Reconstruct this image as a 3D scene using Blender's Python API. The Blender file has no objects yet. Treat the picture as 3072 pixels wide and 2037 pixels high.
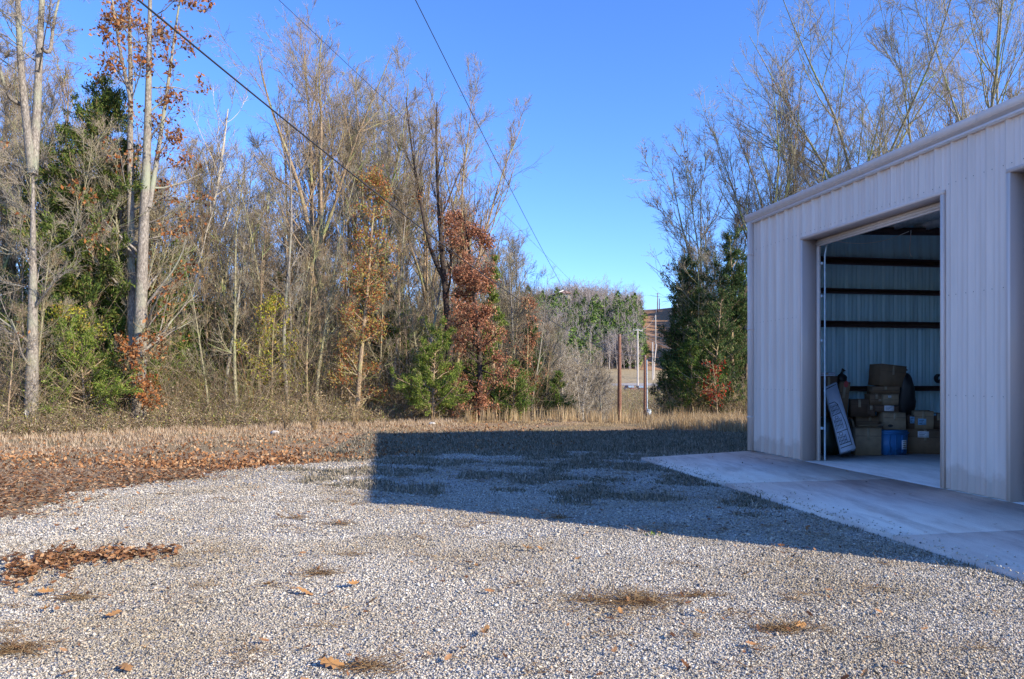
import bpy, math, random
import numpy as np
from mathutils import Vector, Matrix
PI = math.pi; DENOISE = True
S = bpy.context.scene
COL = S.collection

# ------------------------------------------------------------------ camera, sky, sun, exposure
FPX = 728.7; CX = 512.0; HY = 376.7; CAMH = 1.6      # focal length in pixels of a 1024 wide frame, horizon row, eye height
cam_d = bpy.data.cameras.new("camera"); cam = bpy.data.objects.new("camera", cam_d); COL.objects.link(cam)
cam_d.sensor_width = 36; cam_d.lens = FPX/1024*36; cam_d.shift_y = (HY-339.5)/1024
cam_d.clip_start = 0.1; cam_d.clip_end = 5000
cam.location = (0, 0, CAMH); cam.rotation_euler = (PI/2, 0, 0)
S.camera = cam

ELEV = math.radians(26.0); SUNH = np.array([0.862, -0.507])     # horizontal direction towards the sun
w = bpy.data.worlds.new("World"); S.world = w; w.use_nodes = True
nt = w.node_tree; bg = nt.nodes['Background']
sky = nt.nodes.new('ShaderNodeTexSky'); sky.sky_type = 'NISHITA'; sky.sun_disc = False
sky.sun_elevation = ELEV; sky.sun_rotation = math.atan2(SUNH[0], SUNH[1])
sky.altitude = 300; sky.air_density = 1.0; sky.dust_density = 0.05; sky.ozone_density = 3.0
hs = nt.nodes.new('ShaderNodeHueSaturation'); hs.inputs['Saturation'].default_value = 1.1
nt.links.new(sky.outputs[0], hs.inputs['Color']); 
tn = nt.nodes.new('ShaderNodeMix'); tn.data_type = 'RGBA'; tn.blend_type = 'MULTIPLY'; tn.inputs[0].default_value = 1
tn.inputs[7].default_value = (0.44, 0.555, 0.82, 1)      # cool white balance of the photograph's sky
nt.links.new(hs.outputs[0], tn.inputs[6]); nt.links.new(tn.outputs[2], bg.inputs[0])
bg.inputs[1].default_value = 0.15
sl = bpy.data.lights.new("sun", 'SUN'); sl.energy = 3.0; sl.angle = math.radians(0.5); sl.color = (1.0, 0.89, 0.72)
so = bpy.data.objects.new("sun", sl); COL.objects.link(so)
so.rotation_euler = Vector((-SUNH[0]*math.cos(ELEV), -SUNH[1]*math.cos(ELEV), -math.sin(ELEV))).to_track_quat('-Z', 'Y').to_euler()
so.location = (30, -20, 30)
S.view_settings.view_transform = 'Standard'; S.view_settings.look = 'None'
S.view_settings.exposure = 1.45; S.view_settings.gamma = 1
S.cycles.max_bounces = 6; S.cycles.diffuse_bounces = 4; S.cycles.transparent_max_bounces = 4
S.cycles.use_adaptive_sampling = True; S.cycles.use_denoising = DENOISE; S.cycles.denoising_prefilter = 'NONE'

def XP(px, D): return (px-CX)/FPX*D
def ZP(py, D): return CAMH+(HY-py)/FPX*D

# ------------------------------------------------------------------ materials
def new_mat(name):
    m = bpy.data.materials.new(name); m.use_nodes = True
    n = m.node_tree; b = n.nodes['Principled BSDF']
    return m, n, b
def ramp(n, stops, interp='LINEAR'):
    r = n.nodes.new('ShaderNodeValToRGB'); e = r.color_ramp.elements; r.color_ramp.interpolation = interp
    e[0].position, e[0].color = stops[0][0], (*stops[0][1], 1); e[1].position, e[1].color = stops[-1][0], (*stops[-1][1], 1)
    for p, c in stops[1:-1]:
        k = e.new(p); k.color = (*c, 1)
    return r
def tex(n, kind, scale, vec=None, **kw):
    t = n.nodes.new(kind)
    if 'Scale' in t.inputs: t.inputs['Scale'].default_value = scale
    for k, v in kw.items(): t.inputs[k].default_value = v
    if vec is not None: n.links.new(vec, t.inputs['Vector'])
    return t
def objco(n):
    return n.nodes.new('ShaderNodeTexCoord').outputs['Object']
def mix(n, a, b, fac, mode='MIX'):
    m = n.nodes.new('ShaderNodeMix'); m.data_type = 'RGBA'; m.blend_type = mode
    for s, v in (('A', a), ('B', b)):
        sock = [i for i in m.inputs if i.name == s and i.type == 'RGBA'][0]
        if isinstance(v, tuple): sock.default_value = (*v, 1)
        else: n.links.new(v, sock)
    if isinstance(fac, (int, float)): m.inputs[0].default_value = fac
    else: n.links.new(fac, m.inputs[0])
    return [o for o in m.outputs if o.type == 'RGBA'][0]
def bump(n, b, h, strength, dist):
    k = n.nodes.new('ShaderNodeBump'); k.inputs['Strength'].default_value = strength; k.inputs['Distance'].default_value = dist
    n.links.new(h, k.inputs['Height']); n.links.new(k.outputs[0], b.inputs['Normal'])
def plain(name, c, rough=0.6, metal=0.0, var=0.15, scale=8.0, spec=0.5):
    m, n, b = new_mat(name)
    t = tex(n, 'ShaderNodeTexNoise', scale, objco(n), Detail=6.0)
    r = ramp(n, [(0.3, tuple(x*(1-var) for x in c)), (0.7, tuple(min(1, x*(1+var)) for x in c))])
    n.links.new(t.outputs[0], r.inputs[0]); n.links.new(r.outputs[0], b.inputs['Base Color'])
    b.inputs['Roughness'].default_value = rough; b.inputs['Metallic'].default_value = metal
    b.inputs['Specular IOR Level'].default_value = spec
    return m
def island(name, stops, rough=0.8, spec=0.2, trans=None, interp='LINEAR'):
    """Colour differs from one leaf, stone or blade to the next."""
    m, n, b = new_mat(name)
    g = n.nodes.new('ShaderNodeNewGeometry')
    r = ramp(n, stops, interp); n.links.new(g.outputs['Random Per Island'], r.inputs[0])
    n.links.new(r.outputs[0], b.inputs['Base Color'])
    b.inputs['Roughness'].default_value = rough; b.inputs['Specular IOR Level'].default_value = spec
    if trans:
        t = n.nodes.new('ShaderNodeBsdfTranslucent'); n.links.new(r.outputs[0], t.inputs['Color'])
        mx = n.nodes.new('ShaderNodeMixShader'); mx.inputs[0].default_value = trans
        n.links.new(b.outputs[0], mx.inputs[1]); n.links.new(t.outputs[0], mx.inputs[2])
        n.links.new(mx.outputs[0], n.nodes['Material Output'].inputs[0])
    return m
def bark(name, dark, light, moss=None):
    m, n, b = new_mat(name)
    co = objco(n)
    mp = n.nodes.new('ShaderNodeMapping'); mp.inputs['Scale'].default_value = (10, 10, 3.2); n.links.new(co, mp.inputs[0])
    t = tex(n, 'ShaderNodeTexNoise', 3.2, mp.outputs[0], Detail=7.0, Roughness=0.7)
    r = ramp(n, [(0.34, dark), (0.52, tuple((a+c)/2 for a, c in zip(dark, light))), (0.62, light)])
    n.links.new(t.outputs[0], r.inputs[0]); c = r.outputs[0]
    if moss:
        t2 = tex(n, 'ShaderNodeTexNoise', 1.1, co, Detail=4.0)
        r2 = ramp(n, [(0.5, (0, 0, 0)), (0.68, (1, 1, 1))]); n.links.new(t2.outputs[0], r2.inputs[0])
        c = mix(n, c, moss, r2.outputs[0])
    n.links.new(c, b.inputs['Base Color']); b.inputs['Roughness'].default_value = 0.9; b.inputs['Specular IOR Level'].default_value = 0.15
    bump(n, b, t.outputs[0], 0.7, 0.03)
    return m

M = {}
M['bark_grey'] = bark('bark_grey', (0.10, 0.085, 0.072), (0.42, 0.37, 0.31), (0.30, 0.31, 0.22))
M['bark_brown'] = bark('bark_brown', (0.11, 0.075, 0.045), (0.50, 0.37, 0.24), (0.33, 0.35, 0.14))
M['bark_pale'] = bark('bark_pale', (0.32, 0.27, 0.21), (0.68, 0.63, 0.53))
M['bark_dark'] = bark('bark_dark', (0.03, 0.023, 0.02), (0.10, 0.075, 0.06))
M['bark_green'] = bark('bark_green', (0.13, 0.12, 0.07), (0.45, 0.40, 0.25), (0.27, 0.33, 0.11))
M['twig'] = bark('twig', (0.19, 0.14, 0.085), (0.46, 0.36, 0.24))
M['twig_grey'] = bark('twig_grey', (0.22, 0.18, 0.13), (0.50, 0.43, 0.33))
M['oak_leaf'] = island('oak_leaf', [(0, (0.12, 0.045, 0.018)), (0.35, (0.27, 0.09, 0.03)), (0.7, (0.40, 0.165, 0.055)), (1, (0.50, 0.27, 0.12))], trans=0.3)
M['red_leaf'] = island('red_leaf', [(0, (0.13, 0.055, 0.03)), (0.4, (0.32, 0.13, 0.07)), (0.75, (0.45, 0.20, 0.11)), (1, (0.58, 0.33, 0.20))], trans=0.3)
M['mixed_leaf'] = island('mixed_leaf', [(0, (0.36, 0.10, 0.045)), (0.4, (0.50, 0.20, 0.08)), (0.62, (0.46, 0.34, 0.09)), (0.85, (0.26, 0.32, 0.07)), (1, (0.55, 0.38, 0.14))], trans=0.35)
M['yellow_leaf'] = island('yellow_leaf', [(0, (0.18, 0.26, 0.03)), (0.45, (0.42, 0.44, 0.05)), (0.8, (0.58, 0.45, 0.07)), (1, (0.42, 0.17, 0.04))], trans=0.4)
M['crimson_leaf'] = island('crimson_leaf', [(0, (0.35, 0.02, 0.015)), (0.6, (0.5, 0.05, 0.03)), (1, (0.2, 0.2, 0.04))], trans=0.3)
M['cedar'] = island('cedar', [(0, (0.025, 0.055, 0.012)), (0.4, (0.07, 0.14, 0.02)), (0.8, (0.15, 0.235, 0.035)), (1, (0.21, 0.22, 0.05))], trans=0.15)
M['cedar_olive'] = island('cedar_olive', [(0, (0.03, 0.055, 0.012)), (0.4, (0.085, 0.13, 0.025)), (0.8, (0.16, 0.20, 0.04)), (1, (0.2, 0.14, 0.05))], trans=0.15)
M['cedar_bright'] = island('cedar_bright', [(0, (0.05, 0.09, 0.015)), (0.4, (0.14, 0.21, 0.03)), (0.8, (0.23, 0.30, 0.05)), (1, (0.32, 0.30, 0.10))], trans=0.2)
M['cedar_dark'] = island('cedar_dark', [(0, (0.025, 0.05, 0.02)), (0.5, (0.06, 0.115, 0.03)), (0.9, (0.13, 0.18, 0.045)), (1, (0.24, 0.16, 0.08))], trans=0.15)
M['dry_grass'] = island('dry_grass', [(0, (0.26, 0.165, 0.08)), (0.5, (0.46, 0.33, 0.18)), (1, (0.62, 0.49, 0.30))], trans=0.25)
M['brush'] = island('brush', [(0, (0.15, 0.10, 0.065)), (0.4, (0.31, 0.235, 0.155)), (0.78, (0.48, 0.38, 0.26)), (0.85, (0.22, 0.27, 0.07)), (0.95, (0.42, 0.40, 0.10)), (1, (0.44, 0.18, 0.08))], trans=0.1)
M['weed'] = island('weed', [(0, (0.09, 0.09, 0.06)), (0.5, (0.22, 0.19, 0.135)), (1, (0.40, 0.33, 0.24))], trans=0.1)
M['straw'] = island('straw', [(0, (0.12, 0.06, 0.025)), (0.5, (0.28, 0.17, 0.08)), (1, (0.42, 0.30, 0.16))], trans=0.1)
M['straw_pale'] = island('straw_pale', [(0, (0.26, 0.17, 0.10)), (0.5, (0.46, 0.34, 0.22)), (1, (0.62, 0.50, 0.35))], trans=0.1)
M['litter'] = island('litter', [(0, (0.06, 0.028, 0.015)), (0.3, (0.18, 0.08, 0.035)), (0.6, (0.33, 0.155, 0.065)), (0.85, (0.44, 0.24, 0.11)), (1, (0.52, 0.36, 0.21))], trans=0.12)
M['leaf_near'] = island('leaf_near', [(0, (0.20, 0.075, 0.025)), (0.35, (0.38, 0.17, 0.05)), (0.7, (0.46, 0.25, 0.09)), (1, (0.52, 0.36, 0.19))], rough=0.5, spec=0.4, trans=0.12)
M['stone'] = island('stone', [(0, (0.11, 0.10, 0.09)), (0.2, (0.34, 0.31, 0.26)), (0.5, (0.54, 0.50, 0.42)), (0.8, (0.70, 0.66, 0.565)), (0.93, (0.50, 0.36, 0.23)), (1, (0.86, 0.84, 0.79))], rough=0.9, spec=0.08)
n_ = M['stone'].node_tree; co_ = objco(n_); big_ = tex(n_, 'ShaderNodeTexNoise', 0.55, co_, Detail=5.0, Roughness=0.6); br_ = ramp(n_, [(0.42, (1, 1, 1)), (0.62, (0.74, 0.68, 0.58))]); n_.links.new(big_.outputs[0], br_.inputs[0])
b_ = n_.nodes['Principled BSDF']; src_ = b_.inputs['Base Color'].links[0].from_socket; n_.links.new(mix(n_, src_, br_.outputs[0], 1.0, 'MULTIPLY'), b_.inputs['Base Color'])
M['far_twig'] = island('far_twig', [(0, (0.16, 0.125, 0.115)), (0.5, (0.33, 0.275, 0.245)), (1, (0.48, 0.43, 0.38))])
M['far_cedar'] = island('far_cedar', [(0, (0.04, 0.075, 0.02)), (0.5, (0.10, 0.165, 0.035)), (1, (0.19, 0.26, 0.055))])

def gravel_mat():
    m, n, b = new_mat('gravel_bed'); co = objco(n)
    v = tex(n, 'ShaderNodeTexVoronoi', 42.0, co); v2 = tex(n, 'ShaderNodeTexVoronoi', 95.0, co)
    r = ramp(n, [(0, (0.13, 0.12, 0.11)), (0.3, (0.36, 0.335, 0.30)), (0.7, (0.50, 0.47, 0.42)), (1, (0.60, 0.57, 0.51))])
    n.links.new(v.outputs['Color'], r.inputs[0])
    big = tex(n, 'ShaderNodeTexNoise', 0.7, co, Detail=5.0)
    br = ramp(n, [(0.42, (0, 0, 0)), (0.75, (1, 1, 1))]); n.links.new(big.outputs[0], br.inputs[0])
    c = mix(n, r.outputs[0], (0.30, 0.26, 0.20), br.outputs[0])
    d = ramp(n, [(0.0, (0.25, 0.25, 0.25)), (0.12, (1, 1, 1))]); n.links.new(v2.outputs['Distance'], d.inputs[0])
    n.links.new(mix(n, c, d.outputs[0], 0.0, 'MULTIPLY'), b.inputs['Base Color'])
    b.inputs['Roughness'].default_value = 0.9; b.inputs['Specular IOR Level'].default_value = 0.2
    bump(n, b, v.outputs['Distance'], 1.0, 0.02)
    return m
M['gravel'] = gravel_mat()
def ground_mat():
    m, n, b = new_mat('ground_earth'); co = objco(n)
    a = tex(n, 'ShaderNodeTexNoise', 26.0, co, Detail=9.0, Roughness=0.75)
    r = ramp(n, [(0.32, (0.12, 0.08, 0.05)), (0.48, (0.30, 0.205, 0.125)), (0.62, (0.44, 0.32, 0.20)), (0.75, (0.52, 0.40, 0.27))])
    n.links.new(a.outputs[0], r.inputs[0])
    big = tex(n, 'ShaderNodeTexNoise', 0.35, co, Detail=6.0)
    br = ramp(n, [(0.45, (0, 0, 0)), (0.65, (1, 1, 1))]); n.links.new(big.outputs[0], br.inputs[0])
    c = mix(n, r.outputs[0], (0.22, 0.19, 0.11), br.outputs[0])
    n.links.new(c, b.inputs['Base Color']); b.inputs['Roughness'].default_value = 0.95; b.inputs['Specular IOR Level'].default_value = 0.1
    bump(n, b, a.outputs[0], 0.8, 0.05)
    return m
M['ground'] = ground_mat()
def concrete_mat(name, c0, c1, stain=None):
    m, n, b = new_mat(name); co = objco(n)
    mp = n.nodes.new('ShaderNodeMapping'); mp.inputs['Scale'].default_value = (1.0, 0.35, 1); mp.inputs['Rotation'].default_value = (0, 0, 1.39); n.links.new(co, mp.inputs[0])
    a = tex(n, 'ShaderNodeTexNoise', 3.2, mp.outputs[0], Detail=8.0, Roughness=0.65)
    r = ramp(n, [(0.35, c0), (0.6, c1)]); n.links.new(a.outputs[0], r.inputs[0])
    f = tex(n, 'ShaderNodeTexNoise', 90.0, co, Detail=3.0)
    fr = ramp(n, [(0.35, (0.82, 0.82, 0.82)), (0.65, (1, 1, 1))]); n.links.new(f.outputs[0], fr.inputs[0])
    c = mix(n, r.outputs[0], fr.outputs[0], 1.0, 'MULTIPLY')
    if stain:
        mp2 = n.nodes.new('ShaderNodeMapping'); mp2.inputs['Scale'].default_value = (2.2, .5, 1); mp2.inputs['Rotation'].default_value = (0, 0, 1.39); n.links.new(co, mp2.inputs[0])
        k = tex(n, 'ShaderNodeTexNoise', 1.1, mp2.outputs[0], Detail=9.0, Roughness=0.7); kr = ramp(n, [(0.5, (1, 1, 1)), (0.66, stain)]); n.links.new(k.outputs[0], kr.inputs[0])
        c = mix(n, c, kr.outputs[0], 1.0, 'MULTIPLY')
    n.links.new(c, b.inputs['Base Color'])
    b.inputs['Roughness'].default_value = 0.95; b.inputs['Specular IOR Level'].default_value = 0.08
    bump(n, b, f.outputs[0], 0.25, 0.004)
    return m
M['concrete'] = concrete_mat('concrete', (0.78, 0.64, 0.55), (0.92, 0.80, 0.70), (0.70, 0.66, 0.66))
M['floor'] = concrete_mat('floor_concrete', (0.58, 0.57, 0.56), (0.72, 0.71, 0.70))
def panel_mat(name, c, streak, dirt=False):
    m, n, b = new_mat(name); co = objco(n)
    mp = n.nodes.new('ShaderNodeMapping'); mp.inputs['Scale'].default_value = (3, 3, 0.25); n.links.new(co, mp.inputs[0])
    a = tex(n, 'ShaderNodeTexNoise', 2.5, mp.outputs[0], Detail=6.0)
    r = ramp(n, [(0.35, tuple(x*(1-streak) for x in c)), (0.65, c)]); n.links.new(a.outputs[0], r.inputs[0])
    c = r.outputs[0]
    if dirt:      # splashed mud along the foot of the wall
        sx = n.nodes.new('ShaderNodeSeparateXYZ'); n.links.new(co, sx.inputs[0]); dn = tex(n, 'ShaderNodeTexNoise', 5.0, co, Detail=6.0)
        ad = n.nodes.new('ShaderNodeMath'); ad.operation = 'MULTIPLY_ADD'; n.links.new(dn.outputs[0], ad.inputs[0]); ad.inputs[1].default_value = -.5; n.links.new(sx.outputs[2], ad.inputs[2])
        dr = ramp(n, [(0.0, (0.80, 0.76, 0.73)), (0.12, (1, 1, 1))]); n.links.new(ad.outputs[0], dr.inputs[0]); c = mix(n, c, dr.outputs[0], 1.0, 'MULTIPLY')
    n.links.new(c, b.inputs['Base Color']); b.inputs['Roughness'].default_value = 0.38; b.inputs['Specular IOR Level'].default_value = 0.5
    return m
M['wall_metal'] = panel_mat('wall_metal', (0.80, 0.67, 0.60), 0.12, True)
M['trim_metal'] = panel_mat('trim_metal', (0.76, 0.63, 0.56), 0.08)
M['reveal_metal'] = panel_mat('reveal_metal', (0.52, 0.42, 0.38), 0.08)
M['liner'] = panel_mat('liner', (0.50, 0.80, 0.92), 0.2)
M['steel_dark'] = plain('steel_dark', (0.06, 0.03, 0.025), 0.6)
M['purlin'] = plain('purlin', (0.72, 0.74, 0.73), 0.5)
M['insulation'] = plain('insulation', (0.88, 0.90, 0.90), 0.6)
M['galv'] = plain('galv', (0.45, 0.55, 0.62), 0.5, 0.2)
M['screw'] = plain('screw', (0.06, 0.055, 0.06), 0.5, 0.4)
M['card_a'] = plain('card_a', (0.24, 0.15, 0.085), 0.85); M['card_b'] = plain('card_b', (0.38, 0.27, 0.165), 0.85)
M['card_c'] = plain('card_c', (0.15, 0.09, 0.055), 0.85); M['crease'] = plain('crease', (0.06, 0.04, 0.03), 0.9); M['tape'] = plain('tape', (0.42, 0.33, 0.22), 0.35)
M['limestone'] = plain('limestone', (.5, .47, .42), .8, scale=20); M['paper'] = plain('paper', (0.85, 0.87, 0.90), 0.6, var=0.04); M['paper_blue'] = plain('paper_blue', (0.30, 0.58, 0.85), 0.6)
M['ink'] = plain('ink', (0.03, 0.035, 0.06), 0.6); M['carton_white'] = plain('carton_white', (0.70, 0.78, 0.92), 0.55, var=0.05)
M['tote'] = plain('tote', (0.04, 0.22, 0.52), 0.4, var=0.06); M['black'] = plain('black', (0.015, 0.015, 0.017), 0.45)
M['bag'] = plain('bag', (0.018, 0.03, 0.02), 0.35); M['red'] = plain('red', (0.4, 0.03, 0.03), 0.5)
M['pole_brown'] = bark('pole_brown', (0.10, 0.045, 0.03), (0.30, 0.16, 0.11)); M['pole_pale'] = bark('pole_pale', (0.36, 0.31, 0.26), (0.62, 0.56, 0.49))
M['wire'] = plain('wire', (0.03, 0.03, 0.033), 0.5); M['wire_pale'] = plain('wire_pale', (0.45, 0.47, 0.48), 0.4)
M['road'] = concrete_mat('road_gravel', (0.34, 0.30, 0.26), (0.44, 0.40, 0.35))
M['rust_earth'] = concrete_mat('rust_earth', (0.27, 0.14, 0.075), (0.44, 0.27, 0.155))
M['field'] = concrete_mat('field_grass', (0.30, 0.23, 0.13), (0.44, 0.35, 0.21))
M['car_red'] = plain('car_red', (0.16, 0.03, 0.025), 0.3); M['car_silver'] = plain('car_silver', (0.42, 0.44, 0.46), 0.3)
M['glass'] = plain('glass', (0.25, 0.33, 0.38), 0.1); M['tyre'] = plain('tyre', (0.02, 0.02, 0.02), 0.8)
M['shed_wall'] = plain('shed_wall', (0.14, 0.08, 0.10), 0.7); M['shed_roof'] = plain('shed_roof', (0.20, 0.12, 0.11), 0.6)
M['house_wall'] = plain('house_wall', (0.36, 0.33, 0.24), 0.7); M['white_paint'] = plain('white_paint', (0.8, 0.78, 0.74), 0.5)

# ------------------------------------------------------------------ mesh building
class G:
    """Collects vertices, quads and triangles, each face with a material index, for ONE mesh."""
    def __init__(s): s.v = []; s.q = []; s.t = []; s.qm = []; s.tm = []; s.n = 0
    def add(s, V, Q=None, T=None, mi=0):
        V = np.asarray(V, float).reshape(-1, 3)
        if Q is not None and len(Q):
            Q = np.asarray(Q, int); s.q.append(Q+s.n); s.qm.append(np.full(len(Q), mi))
        if T is not None and len(T):
            T = np.asarray(T, int); s.t.append(T+s.n); s.tm.append(np.full(len(T), mi))
        s.v.append(V); s.n += len(V)
    def box(s, lo, hi, mi=0, M4=None):
        x0, y0, z0 = lo; x1, y1, z1 = hi
        V = np.array([(x0,y0,z0),(x1,y0,z0),(x1,y1,z0),(x0,y1,z0),(x0,y0,z1),(x1,y0,z1),(x1,y1,z1),(x0,y1,z1)], float)
        if M4 is not None: V = V@np.array(M4)[:3, :3].T+np.array(M4)[:3, 3]
        s.add(V, [(0,3,2,1),(4,5,6,7),(0,1,5,4),(1,2,6,5),(2,3,7,6),(3,0,4,7)], mi=mi)
    def prism(s, prof, a, b, ax, ay, mi=0, cap=True):
        """A 2-D profile (u, v) swept from point a to point b, u along ax, v along ay."""
        a, b, ax, ay = (np.asarray(k, float) for k in (a, b, ax, ay)); P = np.asarray(prof, float); n = len(P)
        off = P[:, :1]*ax+P[:, 1:2]*ay
        V = np.vstack([a+off, b+off]); Q = [(i, (i+1) % n, n+(i+1) % n, n+i) for i in range(n)]
        s.add(V, Q, mi=mi)
        if cap:
            for base, rev in ((0, True), (n, False)):
                T = [(base, base+i+1, base+i) if rev else (base, base+i, base+i+1) for i in range(1, n-1)]
                s.t.append(np.array(T)+s.n-2*n); s.tm.append(np.full(len(T), mi))
    def tubes(s, P, R, sides=3, mi=0):
        """P (N,K,3) centre lines, R (N,K) radii."""
        N, K, _ = P.shape
        if N == 0: return
        T = np.gradient(P, axis=1); T /= np.linalg.norm(T, axis=2, keepdims=True)+1e-9
        ref = np.where(np.abs(T[:, :1, 2:3]) > 0.8, np.array([1.0, 0, 0]), np.array([0, 0, 1.0]))
        A = np.cross(T, np.broadcast_to(ref, T.shape)); A /= np.linalg.norm(A, axis=2, keepdims=True)+1e-9
        B = np.cross(T, A)
        an = np.arange(sides)*2*PI/sides
        V = P[:, :, None]+R[:, :, None, None]*(np.cos(an)[None, None, :, None]*A[:, :, None]+np.sin(an)[None, None, :, None]*B[:, :, None])
        i = np.arange(N)[:, None, None]; k = np.arange(K-1)[None, :, None]; j = np.arange(sides)[None, None, :]; j2 = (j+1) % sides
        base = i*K*sides
        Q = np.stack([base+k*sides+j+0*i, base+k*sides+j2+0*i, base+(k+1)*sides+j2, base+(k+1)*sides+j], -1).reshape(-1, 4)
        s.add(V.reshape(-1, 3), Q, mi=mi)
    def leaves(s, C, L, Wd, rng, droop=0.0, mi=0, up=None):
        """One folded two-triangle leaf at each centre."""
        N = len(C)
        a = rng.normal(size=(N, 3)); a[:, 2] -= droop
        if up is not None: a = a*0.6+up
        a /= np.linalg.norm(a, axis=1, keepdims=True)
        r = rng.normal(size=(N, 3)); b = np.cross(a, r); b /= np.linalg.norm(b, axis=1, keepdims=True)+1e-9
        nn = np.cross(a, b)
        L = (L*rng.uniform(0.6, 1.3, N))[:, None]; Wd = (Wd*rng.uniform(0.7, 1.3, N))[:, None]
        V = np.stack([C-a*L*.5, C+b*Wd*.5+nn*Wd*.2, C+a*L*.5, C-b*Wd*.5+nn*Wd*.2], 1).reshape(-1, 3)
        i = np.arange(N)[:, None]*4
        T = np.concatenate([i+np.array([[0, 1, 2]]), i+np.array([[0, 2, 3]])], 0)
        s.add(V, None, T, mi)
    def mesh(s, name, mats, smooth=False):
        me = bpy.data.meshes.new(name)
        V = np.vstack(s.v) if s.v else np.zeros((0, 3))
        Q = np.vstack(s.q) if s.q else np.zeros((0, 4), int); T = np.vstack(s.t) if s.t else np.zeros((0, 3), int)
        nq, ntr = len(Q), len(T)
        me.vertices.add(len(V)); me.vertices.foreach_set('co', V.astype(np.float32).ravel())
        me.loops.add(nq*4+ntr*3); me.loops.foreach_set('vertex_index', np.concatenate([Q.ravel(), T.ravel()]).astype(np.int32))
        me.polygons.add(nq+ntr)
        me.polygons.foreach_set('loop_start', np.concatenate([np.arange(nq)*4, nq*4+np.arange(ntr)*3]).astype(np.int32))
        mi = np.concatenate([*(s.qm or [np.zeros(0)]), *(s.tm or [np.zeros(0)])]).astype(np.int32)
        me.polygons.foreach_set('material_index', mi)
        if smooth: me.polygons.foreach_set('use_smooth', np.ones(nq+ntr, bool))
        for m in (mats if isinstance(mats, (list, tuple)) else [mats]): me.materials.append(m)
        me.update(calc_edges=True)
        return me
def link(name, me, parent=None):
    o = bpy.data.objects.new(name, me); COL.objects.link(o)
    if parent: o.parent = parent
    return o
def put(name, g, mats, parent=None, smooth=False): return link(name, g.mesh(name, mats, smooth), parent)
def tag(o, label=None, cat=None, group=None, kind=None):
    if label: o['label'] = label
    if cat: o['category'] = cat
    if group: o['group'] = group
    if kind: o['kind'] = kind
    return o
def empty(name, loc=(0, 0, 0), rz=0.0):
    o = bpy.data.objects.new(name, None); COL.objects.link(o); o.location = loc; o.rotation_euler = (0, 0, rz)
    o.empty_display_size = 0.2
    return o
def copy_tree(o, loc, rz, sc=(1, 1, 1)):
    c = o.copy(); COL.objects.link(c); c.location = loc; c.rotation_euler = (0, 0, rz); c.scale = sc
    for ch in o.children:
        d = ch.copy(); COL.objects.link(d); d.parent = c
    return c

# ------------------------------------------------------------------ terrain
TX = [-40, -13.7, -11.3, -7.3, -3.5, 1.1, 3.7, 7, 30]; TY = [11, 19.5, 22, 25, 27.5, 30, 32, 30, 27]
def treeline(x): return np.interp(x, TX, TY)
HYY = [-100, 27, 33, 45, 62, 85, 110, 140, 152, 176, 190, 206, 230, 265, 300, 330, 600, 3000]
HZZ = [-.05, -.05, -.9, -2.8, -4.2, -4.4, -3.0, -1.45, -1.0, .55, 2.4, 4.6, 10.5, 20.5, 29.5, 32, 30, 20]
def height(x, y):
    x = np.asarray(x, float); y = np.asarray(y, float)
    side = np.clip(-x-1, 0, 60)*0.55*np.clip((60-y)/25, 0, 1)+np.clip(x-12, 0, 30)*0.2*np.clip((60-y)/25, 0, 1)
    z = np.interp(y-side, HYY, HZZ)
    far = np.clip((y-40)/100, 0, 1)
    z = z+np.clip((y-215)/60, 0, 1)*(np.sin(x*.075+.6)*1.6+np.sin(x*.17+y*.03)*.8)+far*(np.sin(x*.031+y*.017)*1.1+np.sin(x*.09+1.7+y*.05)*.35)
    near = np.clip((y-19)/8, 0, 1)+np.clip((-x-7)/4, 0, 1)
    z = z+np.clip(near, 0, 1)*(np.sin(x*1.3+y*.7)*.025+np.sin(x*.5-y*.9)*.03)
    return z
def hz(x, y): return float(height(x, y))
def axis(spec):
    out = []
    for a, b, st in spec: out += list(np.arange(a, b, st))
    return np.array(out+[spec[-1][1]])
gx = axis([(-2500, -300, 200), (-300, -60, 20), (-60, -26, 3), (-26, 26, .6), (26, 60, 3), (60, 300, 10), (300, 2500, 200)])
gy = axis([(-300, -10, 30), (-10, 40, .6), (40, 120, 3), (120, 340, 5), (340, 600, 40), (600, 3000, 300)])
XX, YY = np.meshgrid(gx, gy); ZZ = height(XX, YY)
g = G(); nx = len(gx); ny = len(gy)
ii, jj = np.meshgrid(np.arange(nx-1), np.arange(ny-1)); b0 = (jj*nx+ii).ravel()
g.add(np.stack([XX, YY, ZZ], -1).reshape(-1, 3), np.stack([b0, b0+1, b0+nx+1, b0+nx], -1))
ground = tag(put('ground', g, M['ground'], smooth=True), kind='structure')

def sheet(name, pts_fn, nu, nv, mat, lift):
    u, v = np.meshgrid(np.linspace(0, 1, nu), np.linspace(0, 1, nv)); x, y = pts_fn(u, v)
    g = G(); b0 = (np.arange(nv-1)[:, None]*nu+np.arange(nu-1)[None]).ravel()
    g.add(np.stack([x, y, height(x, y)+lift], -1).reshape(-1, 3), np.stack([b0, b0+1, b0+nu+1, b0+nu], -1))
    return tag(put(name, g, mat, smooth=True), kind='structure')
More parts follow.
